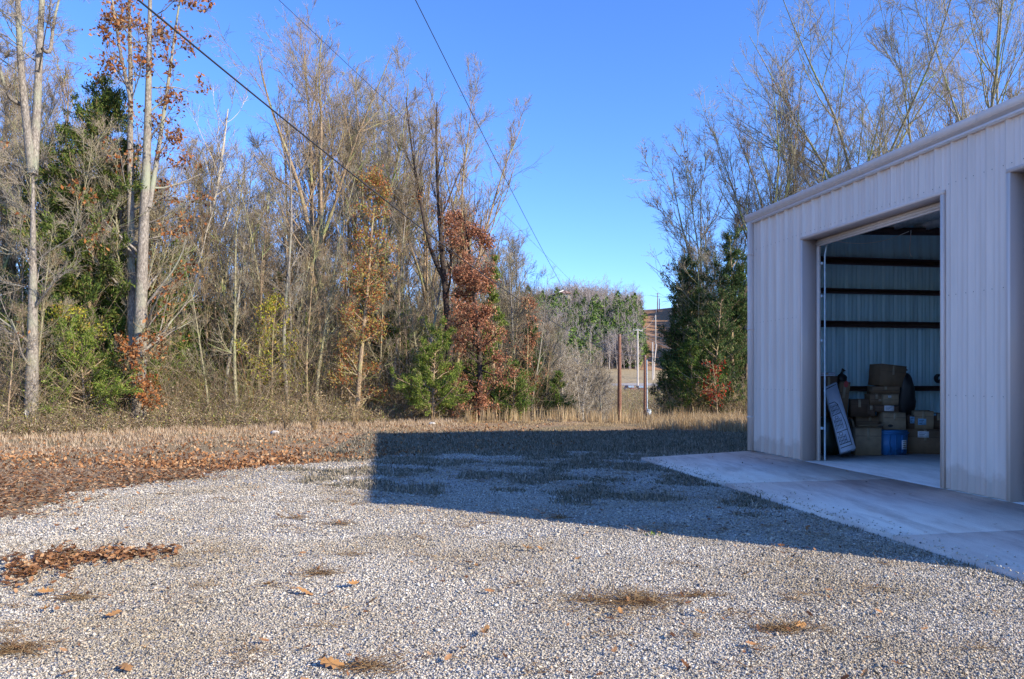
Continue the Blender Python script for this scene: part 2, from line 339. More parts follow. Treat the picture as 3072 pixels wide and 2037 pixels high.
# gravel yard: left edge ragged, meets the grass at about 16 m
GBX = [(-9.5, -6), (-8.4, 2), (-6.7, 7), (-6.05, 8.6), (-5.8, 11), (-4.8, 12.8), (-3.0, 14.9), (-1.4, 15.9), (0.8, 16.3), (2.2, 16.0), (3.4, 15.3)]
_gy = np.array([p[1] for p in GBX[:8]]); _gx = np.array([p[0] for p in GBX[:8]])
def gravel_left(y): return np.interp(y, _gy, _gx)+.22*np.sin(y*2.3)+.12*np.sin(y*5.9+1)
def gy_fn(u, v):
    y = -6+v*22.2; xl = gravel_left(np.clip(y, -6, 15.9))+np.clip(y-15.0, 0, 2)**2*.7; xr = 9.5-.1806*y
    return xl+(xr-xl)*u, y
sheet('gravel_yard', gy_fn, 60, 90, M['gravel'], .006)

# the distant field, road and cleared strip up the hill
sheet('field', lambda u, v: (150*(-.05+.40*u)*(1+v*.4), 143+v*63), 40, 30, M['field'], .05)
sheet('road', lambda u, v: (8+75*u, 170.0+v*(5+9*u)-u*9), 40, 10, M['road'], .12)
def cut(u, v):
    y = 204+v*104; c = .2035*y+1.5*np.sin(y*.06); wd = .021*y+.8
    return c+(u-.5)*2*wd, y
sheet('cleared_strip', cut, 12, 60, M['rust_earth'], .15)

# ------------------------------------------------------------------ metal building
BC = np.array([5.20, 15.66, 0.0]); BU = np.array([0.1778, -0.984, 0]); BW = np.array([0.984, 0.1778, 0]); UP = np.array([0, 0, 1.0])
# local frame: s along the front wall towards the camera, w into the building, z up
def bp(s, w_, z): return BC+BU*s+BW*w_+UP*z
LEN = 11.5; DEP = 10.0; WT = 4.90; RISE = 1.0/40
D1 = (1.88, 5.34); D2 = (6.51, 9.97); DH = 4.20
bld = tag(empty('metal_building', tuple(BC)), 'tan ribbed metal workshop with an open overhead door on a concrete apron', 'building')
def bput(name, g, mats, parent=None, smooth=False):
    """Building meshes are written in world space; shift them to their parent's origin."""
    g.v = [v-BC for v in g.v]
    return put(name, g, mats, parent or bld, smooth)
RIB = [(0, 0), (.012, 0), (.030, .038), (.064, .038), (.082, 0), (.128, 0), (.136, .0035), (.150, .0035), (.158, 0), (.215, 0), (.223, .0035), (.237, .0035), (.245, 0), (.305, 0)]
def ribbed(g, s0, s1, z0, ztop, pos, along, out, mi=0, flip=False):
    """Ribbed sheet between s0 and s1 along 'along' from origin pos, ribs towards 'out'; ztop may be a function."""
    cs = [s0]; k = math.floor(s0/.305)
    while k*.305 < s1:
        for a, h_ in RIB[:-1]:
            x = k*.305+a
            if s0 < x < s1: cs.append(x)
        k += 1
    cs.append(s1)
    def hh(x):
        f = x-math.floor(x/.305)*.305
        return float(np.interp(f, [p[0] for p in RIB], [p[1] for p in RIB]))
    zt = ztop if callable(ztop) else (lambda x: ztop)
    V = []
    for x in cs:
        p = pos+along*x+out*hh(x)
        V += [p+UP*z0, p+UP*zt(x)]
    Q = [(2*i, 2*i+2, 2*i+3, 2*i+1) for i in range(len(cs)-1)]
    if flip: Q = [q[::-1] for q in Q]
    g.add(V, Q, mi=mi)
g = G()
for s0, s1, z0 in ((0, D1[0], .02), (D1[0], D1[1], DH), (D1[1], D2[0], .02), (D2[0], D2[1], DH), (D2[1], LEN, .02)):
    ribbed(g, s0, s1, z0, WT+.01, BC, BU, -BW)
# screw heads in rows on the front wall
for zz in (1.34, 2.75, 4.32):
    for k in range(0, 38):
        for da in (.10, .275):
            s_ = k*.305+da
            if (D1[0]-.03 < s_ < D1[1]+.03 or D2[0]-.03 < s_ < D2[1]+.03) and zz < DH+.1: continue
            if s_ > LEN: continue
            p = bp(s_, -.006, zz)
            a = np.arange(6)*PI/3
            V = [p+BU*.007*math.cos(t)+UP*.007*math.sin(t) for t in a]+[p-BW*.006]
            g.add(V, None, [(i, (i+1) % 6, 6) for i in range(6)], mi=1)
def ztop_end(x): return WT+.004+min(x, DEP-x)*RISE*1.0
bput('front_wall', g, [M['wall_metal'], M['screw']])
g = G(); ribbed(g, 0, DEP, .02, ztop_end, BC, BW, -BU*-1*-1, 0); bput('end_wall', g, [M['liner']])
g = G(); ribbed(g, 0, DEP, .02, ztop_end, BC+BU*LEN, BW, BU, 0); bput('end_wall', g, [M['wall_metal']])
g = G(); ribbed(g, 0, LEN, .02, WT+.008, BC+BW*DEP, BU, BW, 0); bput('rear_wall', g, [M['liner']])
# roof: two slopes, a thin solid deck with insulation underneath
g = G()
for w0, w1, z0, z1 in ((-.11, DEP/2, WT+.02, WT+.02+DEP/2*RISE), (DEP/2, DEP+.12, WT+.02+DEP/2*RISE, WT+.02)):
    P = [bp(-.12, w0, z0), bp(LEN+.12, w0, z0), bp(LEN+.12, w1, z1), bp(-.12, w1, z1)]
    V = P+[p-UP*.03 for p in P]
    g.add(V, [(0, 1, 2, 3), (0, 4, 5, 1), (1, 5, 6, 2), (2, 6, 7, 3), (3, 7, 4, 0)]); g.add([p-UP*.031 for p in P], [(3, 2, 1, 0)], mi=1)
roof = bput('roof', g, [M['trim_metal'], M['insulation']])
# eave gutter, seen as a light upper band and a darker lower band
g = G(); prof = [(0.0, 4.885), (-.03, 4.89), (-.125, 4.975), (-.135, 4.98), (-.135, 5.075), (-.128, 5.085), (-.112, 5.08), (-.112, 5.05), (0.0, 5.05)]
g.prism(prof, bp(-.15, 0, 0), bp(LEN+.15, 0, 0), BW, UP)
for k in range(1, 10):
    g.prism([(-.1375, 4.982), (-.1375, 5.078), (-.10, 5.088), (-.10, 4.97)], bp(k*1.22-.012, 0, 0), bp(k*1.22+.012, 0, 0), BW, UP)
bput('gutter', g, [M['trim_metal']])
# corner trims and downspout
for sg, s_ in ((1, 0), (-1, LEN)):
    g = G(); g.prism([(-.04*sg, -.042), (.05*sg, -.042), (.05*sg, -.036), (-.034*sg, -.036), (-.034*sg, .12), (-.04*sg, .12)], bp(s_, 0, 0.01), bp(s_, 0, WT), BU, BW); bput('corner_trim', g, [M['trim_metal']])
g = G(); r_ = .012
def rrect(a0, a1, b0_, b1_, r): return [(a0+r, b0_), (a1-r, b0_), (a1, b0_+r), (a1, b1_-r), (a1-r, b1_), (a0+r, b1_), (a0, b1_-r), (a0, b0_+r)]
g.prism(rrect(-.02, .07, -.15, -.048, r_), bp(0, 0, .03), bp(0, 0, 4.90), BU, BW)
dsp = bput('downspout', g, [M['trim_metal']])
for zz in (.72, 2.6, 4.2):
    g = G(); g.prism(rrect(-.028, .078, -.158, -.044, r_), bp(0, 0, zz), bp(0, 0, zz+.035), BU, BW); bput('strap', g, [M['trim_metal']], dsp)
# door openings: casing, reveals, inner stop, lift tracks
RV = .27
for (a, b) in (D1, D2):
    g = G()
    for s0, s1 in ((a-.055, a+.002), (b-.002, b+.055)):
        g.prism([(s0, -.04), (s1, -.04), (s1, 0), (s0, 0)], bp(0, 0, .015), bp(0, 0, DH+.03), BU, BW)
    g.prism([(-.042, DH-.004), (-.042, DH+.045), (0, DH+.06), (0, DH-.004)], bp(a-.06, 0, 0), bp(b+.06, 0, 0), BW, UP)
    fr = bput('door_frame', g, [M['trim_metal']])
    g = G()
    for s0, s1 in ((a-.01, a+.004), (b-.004, b+.01)): g.prism([(s0, -.036), (s1, -.036), (s1, RV), (s0, RV)], bp(0, 0, .012), bp(0, 0, DH), BU, BW)
    g.prism([(-.036, DH-.006), (RV, DH-.006), (RV, DH+.01), (-.036, DH+.01)], bp(a, 0, 0), bp(b, 0, 0), BW, UP)
    g.v = [v-BC for v in g.v]; put('reveal', g, M['reveal_metal'], fr)
    g = G()
    for s0, s1 in ((a, a+.075), (b-.075, b)): g.prism([(s0, RV-.02), (s1, RV-.02), (s1, RV+.03), (s0, RV+.03)], bp(0, 0, .012), bp(0, 0, DH-.13), BU, BW)
    for z0, z1, p0 in ((DH-.13, DH-.10, RV-.015), (DH-.094, DH-.055, RV-.03), (DH-.05, DH-.008, RV-.012)):
        g.prism([(p0, z0), (RV+.03, z0), (RV+.03, z1), (p0, z1)], bp(a, 0, 0), bp(b, 0, 0), BW, UP)
    g.v = [v-BC for v in g.v]; put('stop', g, M['trim_metal'], fr)
    for s0, sg in ((a+.10, 1), (b-.10, -1)):
        g = G(); pts = [bp(s0, RV+.10, .02), bp(s0, RV+.10, DH-.3), bp(s0+.0, RV+.14, DH-.1), bp(s0, RV+.26, DH+.38)]
        P = np.array(pts)[None]; g.tubes(P, np.full((1, len(pts)), .017), 6)
        g.v = [v-BC for v in g.v]; tr = put('lift_track', g, M['galv'], bld, True)
        for zz in (.6, 2.26, 3.1, 3.72):
            g = G(); q_ = bp(s0-.075, RV+.03, zz); g.box((0, 0, 0), (.07, .05, .05), M4=Matrix(((BU[0], BW[0], 0, q_[0]), (BU[1], BW[1], 0, q_[1]), (0, 0, 1, zz), (0, 0, 0, 1))))
            g.v = [v-BC for v in g.v]; put('bracket', g, M['galv'], tr)
# raised overhead doors lying on their tracks just under the roof
for (a, b) in (D1, D2):
    g = G()
    for k in range(5): g.prism([(.75+k*.72, DH-.13), (.75+k*.72+.70, DH-.13), (.75+k*.72+.70, DH-.085), (.75+k*.72, DH-.085)], bp(a+.12, 0, .6), bp(b-.12, 0, .6), BW, UP)
    # kept short of the far end so that the purlins stay in view
    if (a, b) == D2: bput('overhead_door', g, [M['trim_metal']])
# frame: girts, rafters, columns, purlins
def beam(name, prof, a, b, ax, ay, mat, parent=None):
    g = G(); g.prism(prof, a, b, ax, ay); return bput(name, g, [mat], parent)
for zz, hh_ in ((1.34, .11), (2.75, .13), (3.47, .10), (4.13, .14)):
    beam('girt', [(.035, zz-hh_/2), (.20, zz-hh_/2), (.20, zz-hh_/2+.02), (.055, zz-hh_/2+.02), (.055, zz+hh_/2-.02), (.20, zz+hh_/2-.02), (.20, zz+hh_/2), (.035, zz+hh_/2)][::1], bp(0, .06, 0), bp(0, DEP-.1, 0), BU, UP, M['steel_dark'])
for zz in (1.34, 2.75, 4.13):
    beam('girt', [(DEP-.2, zz-.06), (DEP-.04, zz-.06), (DEP-.04, zz+.06), (DEP-.2, zz+.06)], bp(.25, 0, 0), bp(LEN-.2, 0, 0), BW, UP, M['steel_dark'])
for s_ in (.22, 5.9, LEN-.45):
    g = G()
    for w0, w1 in ((.30, DEP/2), (DEP-.3, DEP/2)):
        z0 = WT-.03+.3*RISE; z1 = WT-.03+DEP/2*RISE; dd = .24
        P = [bp(s_, w0, z0-dd), bp(s_, w1, z1-dd), bp(s_, w1, z1-.10), bp(s_, w0, z0-.10)]; V = P+[p+BU*.16 for p in P]
        g.add(V, [(0, 1, 2, 3), (7, 6, 5, 4), (0, 4, 5, 1), (3, 2, 6, 7)])
    bput('rafter', g, [M['steel_dark']])
    for w0 in (.30, DEP-.5): beam('column', [(s_, w0), (s_+.16, w0), (s_+.16, w0+.2), (s_, w0+.2)], bp(0, 0, .0), bp(0, 0, WT-.2), BU, BW, M['steel_dark'])
for k in range(12):
    w0 = .75+k*.78; z0 = WT-.016+min(w0, DEP-w0)*RISE
    beam('purlin', [(w0, z0-.16), (w0+.07, z0-.16), (w0+.07, z0-.145), (w0+.014, z0-.145), (w0+.014, z0), (w0-.05, z0), (w0-.05, z0-.014), (w0, z0-.014)], bp(.06, 0, 0), bp(LEN-.06, 0, 0), BW, UP, M['purlin'])
# apron and floor
g = G()
P = [(5.12, 15.78), (2.50, 14.62), (4.11, 5.85), (5.6, -3.0), (8.6, -3.0), tuple(bp(LEN, 0, 0)[:2]), tuple(bp(0, -.0, 0)[:2])]
def slab(P, z, zb, name, mat):
    g = G(); n = len(P); V = [(x, y, z) for x, y in P]+[(x, y, zb) for x, y in P]
    g.add(V, [(i, i+n, (i+1) % n+n, (i+1) % n) for i in range(n)], [(0, i, i+1) for i in range(1, n-1)])
    return tag(put(name, g, mat), kind='structure')
def line_pt(d, s_): q = bp(s_, -d, 0); return (q[0], q[1])
E = 2.82
joints = [.75, 4.3, 7.95, 11.6, 15.3]
first = True
for a, b in zip(joints[:-1], joints[1:]):
    pa = [(2.50, 14.62), (5.14, 15.72)] if first else [line_pt(E, a+.008), line_pt(.0, a+.008)]
    if first: pa = [line_pt(E, .75), line_pt(0, -.1)]
    pb = [line_pt(0, b), line_pt(E, b)]
    slab([pa[0], pb[1], pb[0], pa[1]], 0.0, -.14, 'concrete_apron', M['concrete']); first = False
q = [bp(-.02, .006, 0), bp(LEN+.02, .006, 0), bp(LEN+.02, DEP+.02, 0), bp(-.02, DEP+.02, 0)]
slab([(p[0], p[1]) for p in q], 0.008, -.2, 'floor', M['floor'])

# ------------------------------------------------------------------ things stored inside
def inv(px, py, s_):
    """Where the sight line through a pixel of the photograph meets the plane s = s_ inside the building."""
    r = (px-CX)/FPX; w_ = (r*(BC[1]+BU[1]*s_)-BC[0]-BU[0]*s_)/(BW[0]-BW[1]*r)
    Y = BC[1]+BU[1]*s_+BW[1]*w_
    return w_, ZP(py, Y)
def crop(x, y): return (2440+x*.22317)/3, (1050+y*.22317)/3
RZ = math.atan2(BW[1], BW[0])
def thing_at(name, s_, w_, z, label, cat, group=None, rz=0, tilt=0):
    o = empty(name, tuple(bp(s_, w_, z)), RZ+rz); o.rotation_euler = (0, tilt, RZ+rz)
    return tag(o, label, cat, group)
rb = random.Random(5)
def bulged(g, wx, dy, h, mi=0, bev=.007):
    """A carton body: x width, y depth, z height, base centred, corners slightly out of true, narrow chamfers."""
    xs, ys, b = wx/2, dy/2, bev; dx = rb.uniform(-.012, .012); dt = [rb.uniform(-.008, .008) for _ in range(8)]
    ring = lambda k: [(-xs+k, -ys), (xs-k, -ys), (xs, -ys+k), (xs, ys-k), (xs-k, ys), (-xs+k, ys), (-xs, ys-k), (-xs, -ys+k)]
    V = []
    for z, k, top in ((0, b*.5, 0), (h, b*.5, 1)): V += [(x+dx*top, y, z+dt[i//2]*top) for i, (x, y) in enumerate(ring(b))]
    g.add(V, [(i, (i+1) % 8, (i+1) % 8+8, i+8) for i in range(8)], [(8, 8+i, 9+i) for i in range(1, 7)]+[(0, i+1, i) for i in range(1, 7)], mi)
    # dark creases where the flaps meet and along the fold
    for z in (h*.985, h*.70 if h > .3 else h*.5): g.box((-xs+.01, -ys-.0025, z-.006), (xs-.01, -ys-.0005, z), mi=1)
def carton(cx0, cx1, cy0, cy1, s_, mat, label, dep=.42, rz=0, tilt=0, lab=None, labmat='paper', flaps=False, hole=False, side=.10, name='cardboard_box', cat='box'):
    a = list(inv(*crop(cx0, cy1), s_)); b = inv(*crop(cx1, cy0), s_)
    if side: dw = (b[0]-a[0])*side; a[0] += dw; dep = min(dep, .34)
    wx = b[0]-a[0]; h = b[1]-a[1]; wm = (a[0]+b[0])/2; z0 = max(a[1], .012)
    if cy1 > 1330: z0 = .012
    h = b[1]-z0
    rz = (rz or 0)-.38+rb.uniform(-.13, .10); o = thing_at(name, s_-dep/2, wm, z0, label, cat, 'boxes stored in the open bay', rz, tilt)
    g = G(); bulged(g, wx, dep, h); put('body', g, [M[mat], M['crease']], o)
    g = G(); g.box((-.025, -dep/2-.006, h*.55), (.025, -dep/2-.003-.0, h-.01)); g.box((-.025, -dep/2, h+.001), (.025, dep/2, h+.004)); put('tape', g, M['tape'], o)
    if lab:
        lx0, lx1, ly0, ly1 = lab; p = inv(*crop(lx0, ly1), s_); q_ = inv(*crop(lx1, ly0), s_)
        g = G(); g.box((p[0]-wm, -dep/2-.012, p[1]-z0), (q_[0]-wm, -dep/2-.007, q_[1]-z0)); lo = put('label', g, M[labmat], o)
        g = G(); W_ = q_[0]-p[0]; H_ = q_[1]-p[1]
        for k in range(3):
            g.box((p[0]-wm+W_*.12, -dep/2-.0135, p[1]-z0+H_*(.2+.24*k)), (p[0]-wm+W_*(.5+.12*((k*7) % 3)), -dep/2-.0125, p[1]-z0+H_*(.27+.24*k)))
        put('print', g, M['ink'], lo)
    if hole:
        g = G(); a_ = np.arange(10)*2*PI/10; V = [(.05*math.cos(t)-wx*.2, -dep/2-.007, h*.22+.03*math.sin(t)) for t in a_]
        g.add(V, None, [(0, i, i+1) for i in range(1, 9)]); put('hand_hole', g, M['black'], o)
    if flaps:
        for sx, ang in ((-1, .9), (1, .5)):
            g = G(); L = wx*.42; c_, s2 = math.cos(ang), math.sin(ang)
            x0 = sx*wx/2; x1 = x0+sx*L*c_*.35; z1 = h+L*s2
            V = [(x0, -dep/2, h), (x0, dep/2, h), (x1, dep/2, z1), (x1, -dep/2, z1)]; V += [(x+.004*sx, y, z+.006) for x, y, z in V]
            g.add(V, [(0, 1, 2, 3), (7, 6, 5, 4), (0, 3, 7, 4), (1, 5, 6, 2), (2, 6, 7, 3)]); put('flap', g, M[mat], o)
        g = G(); V = [(-wx/2, -dep/2, h), (wx/2, -dep/2, h), (wx*.52, -dep/2-.14, h+.07), (-wx*.4, -dep/2-.15, h+.05)]; V += [(x, y, z+.006) for x, y, z in V]
        g.add(V, [(0, 1, 2, 3), (7, 6, 5, 4), (0, 3, 7, 4), (0, 4, 5, 1), (1, 5, 6, 2), (2, 6, 7, 3)]); put('flap', g, M[mat], o)
    return o
carton(600, 925, 1040, 1385, 1.30, 'card_b', 'tall cardboard box with open flaps on the floor, left of the blue tote', flaps=True, dep=.5)
carton(972, 1258, 838, 1072, 1.22, 'card_b', 'cardboard box with a hand hole resting on the blue tote', hole=True)
carton(868, 1165, 742, 834, 1.16, 'card_c', 'low cardboard box with a white address label, second above the blue tote', lab=(996, 1105, 746, 820))
carton(965, 1160, 598, 740, 1.12, 'card_b', 'small light brown box just above the white-labelled box', lab=(1040, 1075, 612, 640), dep=.35)
carton(795, 960, 590, 740, .95, 'card_a', 'brown box in the pile between the open-flap box and the stack above the tote', dep=.4, lab=(905, 955, 662, 690), labmat='tape')
carton(775, 870, 740, 890, 1.0, 'card_c', 'dark brown box wedged at mid height above the open-flap box', dep=.4)
carton(820, 1165, 486, 596, .9, 'card_a', 'wide flat box directly under the tilted topmost box', dep=.45)
carton(828, 1240, 205, 490, .85, 'card_a', 'large tilted cardboard box topping the whole pile', dep=.5, rz=.55, tilt=.09)
carton(552, 775, 662, 900, .85, 'card_c', 'rounded crushed brown box left of the pile, above and behind the open-flap box', dep=.45, rz=-.15)
carton(612, 950, 885, 1038, .85, 'card_a', 'brown box behind the open flaps of the tall box', dep=.3, lab=(905, 965, 820+66, 950), labmat='paper_blue')
carton(640, 1180, 1040, 1370, .78, 'card_c', 'dark brown box on the floor behind the open-flap box and the blue tote', dep=.45)
carton(1322, 1760, 1068, 1356, 1.25, 'card_a', 'large floor box with a crooked white label, right of the blue tote', lab=(1482, 1600, 1092, 1178), dep=.5)
carton(1405, 1640, 822, 1064, 1.15, 'card_b', 'light box with a pale blue label on top of the large right-hand box', lab=(1475, 1562, 922, 1008), labmat='paper_blue', dep=.4)
carton(1645, 1790, 850, 1064, 1.15, 'card_c', 'narrow box at the right door jamb on top of the large right-hand box', lab=(1650, 1700, 855, 885), labmat='paper_blue', dep=.4)
carton(1318, 1400, 880, 1064, 1.05, 'card_c', 'thin dark box with a blue label between the tall dark bag and the light box', lab=(1350, 1398, 895, 985), labmat='paper_blue', dep=.3)
carton(330, 475, 425, 920, .75, 'card_a', 'tall brown carton with a red mark leaning on the far wall', side=.2, dep=.3, tilt=.10, name='tall_carton')
_tc = [o for o in bpy.data.objects if o.name.startswith('tall_carton')][0]
g = G(); a_ = np.arange(12)*2*PI/12; V = [(.045*math.cos(t)+.02, -.158, .72+.07*math.sin(t)) for t in a_]; g.add(V, None, [(0, i, i+1) for i in range(1, 11)]); put('red_mark', g, M['red'], _tc)
carton(330, 560, 900, 1370, .60, 'card_c', 'dark box standing on the floor behind the leaning crib carton', dep=.35)
carton(128, 340, 352, 900, .72, 'card_c', 'tall stack box behind the top of the leaning crib carton', dep=.4)
o = carton(128, 325, 305, 350, .72, 'carton_white', 'flat white-blue box lying on the highest left-hand box', dep=.4)
# blue tote
a = inv(*crop(945, 1372), 1.30); b = inv(*crop(1280, 1080), 1.30); wx = b[0]-a[0]
o = thing_at('storage_tote', 1.30-.22, (a[0]+b[0])/2, .012, 'blue plastic storage tote with a white label on the floor under the boxes', 'tote')
h = b[1]-.012; g = G()
V = [(-wx*.44, -.2, 0), (wx*.44, -.2, 0), (wx*.44, .2, 0), (-wx*.44, .2, 0), (-wx*.48, -.22, h*.86), (wx*.48, -.22, h*.86), (wx*.48, .22, h*.86), (-wx*.48, .22, h*.86)]
g.add(V, [(0, 3, 2, 1), (0, 1, 5, 4), (1, 2, 6, 5), (2, 3, 7, 6), (3, 0, 4, 7), (4, 5, 6, 7)])
for k in (-.26, 0, .26): g.box((wx*k-.02, -.224, .04), (wx*k+.02, -.2, h*.8))
put('body', g, M['tote'], o); g = G(); g.box((-wx/2, -.24, h*.87), (wx/2, .24, h*.93)); g.box((-wx*.46, -.22, h*.93), (wx*.46, .22, h)); put('lid', g, M['tote'], o)
g = G(); g.box((wx*.22, -.232, h*.22), (wx*.40, -.226, h*.6)); lo = put('label', g, M['paper'], o)
g = G(); [g.box((wx*.25, -.2345, h*(.28+.08*k)), (wx*.37, -.2330, h*(.31+.08*k))) for k in range(4)]; put('print', g, M['ink'], lo)
# leaning crib carton, drawn with slat lines
c = [inv(*crop(*p), s2) for p, s2 in (((150, 500), 1.15), ((310, 430), 1.15), ((570, 1315), 1.75), ((370, 1370), 1.75))]
P4 = [bp(1.15, *c[0]), bp(1.15, *c[1]), bp(1.75, *c[2]), bp(1.75, *c[3])]
org = np.array([*(P4[2]+P4[3])[:2]/2, .012]); nrm = np.cross(P4[1]-P4[0], P4[3]-P4[0]); nrm /= np.linalg.norm(nrm)
if nrm @ BU < 0: nrm = -nrm
o = tag(empty('crib_carton', tuple(org)), 'flat pale blue-white crib carton leaning sideways by the left door jamb', 'carton')
g = G(); F = [p-org for p in P4]; Bk = [p-nrm*.17+BW*.05-org for p in P4]
g.add(F+Bk, [(0, 1, 2, 3), (7, 6, 5, 4), (0, 4, 5, 1), (1, 5, 6, 2), (2, 6, 7, 3), (3, 7, 4, 0)]); cb = put('body', g, M['carton_white'], o)
def onface(u, v): return (F[0]*(1-u)*(1-v)+F[1]*u*(1-v)+F[2]*u*v+F[3]*(1-u)*v)+nrm*.004
g = G()
def stroke(u0, v0, u1, v1, r=.006): g.tubes(np.array([[onface(u0, v0), onface((u0+u1)/2, (v0+v1)/2), onface(u1, v1)]]), np.full((1, 3), r), 4)
stroke(.02, .27, .45, .27); stroke(.45, .27, .62, .32); stroke(.62, .32, .80, .60); stroke(.80, .60, .82, .95); stroke(.05, .04, .9, .03, .008)
for v in (.46, .72, .90, .95): stroke(.04, v, .78 if v > .5 else .66, v-.01, .007)
for k in range(6):
    for (v0, v1) in ((.30, .44), (.52, .68), (.77, .89)): stroke(.08+.10*k, v0, .08+.10*k, v1, .004)
for v in (.33, .39, .56, .62, .80, .85): stroke(.06, v, .6, v, .004)
for v in (.50, .75):
    t_ = np.linspace(0, 2*PI, 12); g.tubes(np.array([[onface(.3+.12*math.cos(t), v+.02*math.sin(t)) for t in t_]]), np.full((1, 12), .004), 4)
put('crib_drawing', g, M['ink'], o)
# lumpy bags
def blob(name, s_, w_, z, rx, ry, rz_, mat, label, cat, seed):
    rn = np.random.default_rng(seed); o = tag(empty(name, tuple(bp(s_, w_, z)), RZ), label, cat)
    nu, nv = 22, 14; V = []
    ph = rn.uniform(0, 6, 6)
    for j in range(nv+1):
        t = PI*j/nv
        for i in range(nu):
            a = 2*PI*i/nu; k = 1+.10*math.sin(3*a+ph[0]+2*t)+.07*math.sin(7*a+ph[1])*math.sin(3*t+ph[2])+.05*math.sin(11*a+5*t+ph[3])+.04*rn.uniform(-1, 1)
            sq = abs(math.sin(t))**.6
            V.append((rx*k*sq*math.cos(a), ry*k*sq*math.sin(a), rz_*(1-math.cos(t)*(1+.05*math.sin(5*a)))))
    Q = [(j*nu+i, j*nu+(i+1) % nu, (j+1)*nu+(i+1) % nu, (j+1)*nu+i) for j in range(nv) for i in range(nu)]
    g = G(); g.add(V, Q); put('sack', g, M[mat], o)
    g = G(); P = np.array([[(0, 0, 2*rz_-.02), (.02, .01, 2*rz_+.05), (.05, -.01, 2*rz_+.10)]]); g.tubes(P, np.array([[.05, .02, .05]]), 7); put('tied_neck', g, M[mat], o)
p0 = inv(*crop(240, 1385), 1.05); blob('refuse_sack', 1.0, p0[0], .012, .34, .28, .38, 'bag', 'dark green lumpy sack on the floor below the crib carton', 'bag', 3)
p0 = inv(*crop(1240, 900), .75); blob('black_bag', .70, p0[0], p0[1]-.04, .22, .2, .48, 'black', 'tall black bag standing behind the stack above the blue tote', 'bag', 8)
p0 = inv(*crop(380, 400), .6); blob('small_black_bag', .6, p0[0], p0[1]-.1, .10, .09, .11, 'black', 'small black bundle beside the highest left-hand box', 'bag', 9)
# coil hung on the lower girt
p0 = inv(*crop(1655, 365), .24); o = tag(empty('cable_coil', tuple(bp(.26, p0[0], p0[1])), RZ), 'black round coil of cable hanging on the lowest dark girt by the right jamb', 'cable coil')
g = G(); t_ = np.linspace(0, 2*PI*4, 64); P = np.array([[(.085*math.cos(t)*(1+.05*math.sin(t*.7)), -.02-.004*t, .085*math.sin(t)-.03) for t in t_]]); g.tubes(P, np.full((1, 64), .02), 6); put('coil', g, M['black'], o, True)
g = G(); P = np.array([[(.02, -.05, -.06), (.06, -.05, -.12), (.09, -.05, -.2), (.06, -.04, -.26)]]); g.tubes(P, np.full((1, 4), .035), 6); put('cable_tail', g, M['black'], o, True)
# white cord drooping across the bay, and its loose end
def cl(x, y): return (2400+x*.1945)/3, (560+y*.1945)/3
def cpt(x, y, s_): p = inv(*cl(x, y), s_); return bp(s_, *p)
def cord(name, pts, r, mat, label, cat):
    P = np.array(pts); org = P[0].copy(); t = np.linspace(0, len(P)-1, len(P)*5); PP = np.stack([np.interp(t, range(len(P)), P[:, k]) for k in range(3)], 1)
    for _ in range(3): PP[1:-1] = (PP[:-2]+PP[1:-1]*2+PP[2:])/4
    o = link(name, None); bpy.data.objects.remove(o)
    g = G(); g.tubes((PP-org)[None], np.full((1, len(PP)), r), 5); o = put(name, g, mat, smooth=True); o.location = tuple(org); tag(o, label, cat); return o
cord('hanging_cord', [cpt(460, 815, 1.5), cpt(700, 868, 1.4), cpt(950, 880, 1.3), cpt(1200, 855, 1.2), cpt(1400, 805, 1.1), cpt(1680, 690, 1.0)], .007, M['white_paint'], 'long white cord drooping across the top of the open bay', 'cord')
cord('cord_end', [cpt(1712, 670, 1.0), cpt(1705, 800, 1.0), cpt(1690, 950, 1.0), cpt(1700, 1050, 1.0), cpt(1725, 1080, 1.0)], .007, M['white_paint'], 'short white cord hanging straight down from the roof of the bay', 'cord')

# ------------------------------------------------------------------ trees
def unit(a): return a/(np.linalg.norm(a, axis=-1, keepdims=True)+1e-9)
def grow(rng, P0, D0, L, K, up=0.0, wob=0.15):
    """Batch of K-segment wandering branches from P0 (N,3) along D0 (N,3), length L (N,)."""
    N = len(P0); P = np.zeros((N, K+1, 3)); P[:, 0] = P0; D = unit(D0); st = (L/K)[:, None]
    for k in range(K):
        D = unit(D+rng.normal(size=(N, 3))*wob+np.array([0, 0, up])); P[:, k+1] = P[:, k]+D*st
    return P
def sprout(rng, P, R, n, tmin, tmax, ang, angv, lk, up, wob, K, rk, lmin=.05):
    """n children on each parent polyline. Child length = lk * parent length * (1 - .55 t)."""
    N, Kp, _ = P.shape; t = rng.uniform(tmin, tmax, (N, n)); f = t*(Kp-1); i = np.minimum(f.astype(int), Kp-2); fr = (f-i)[..., None]
    idx = np.arange(N)[:, None]
    A = P[idx, i]; B = P[idx, i+1]; start = A+(B-A)*fr; tan = unit(B-A)
    rad = R[idx, i]*(1-fr[..., 0])+R[idx, i+1]*fr[..., 0]
    plen = np.linalg.norm(np.diff(P, axis=1), axis=2).sum(1)[:, None]
    rnd = rng.normal(size=tan.shape); perp = unit(np.cross(tan, rnd)); a = (ang+rng.normal(size=t.shape)*angv)[..., None]
    d = tan*np.cos(a)+perp*np.sin(a)
    L = np.maximum(plen*lk*(1-.55*t)*rng.uniform(.65, 1.25, t.shape), lmin)
    start = start.reshape(-1, 3); d = d.reshape(-1, 3); L = L.ravel(); rad = rad.ravel()*rk
    C = grow(rng, start, d, L, K, up, wob); taper = np.linspace(1, .32, K+1)[None]
    return C, rad[:, None]*taper
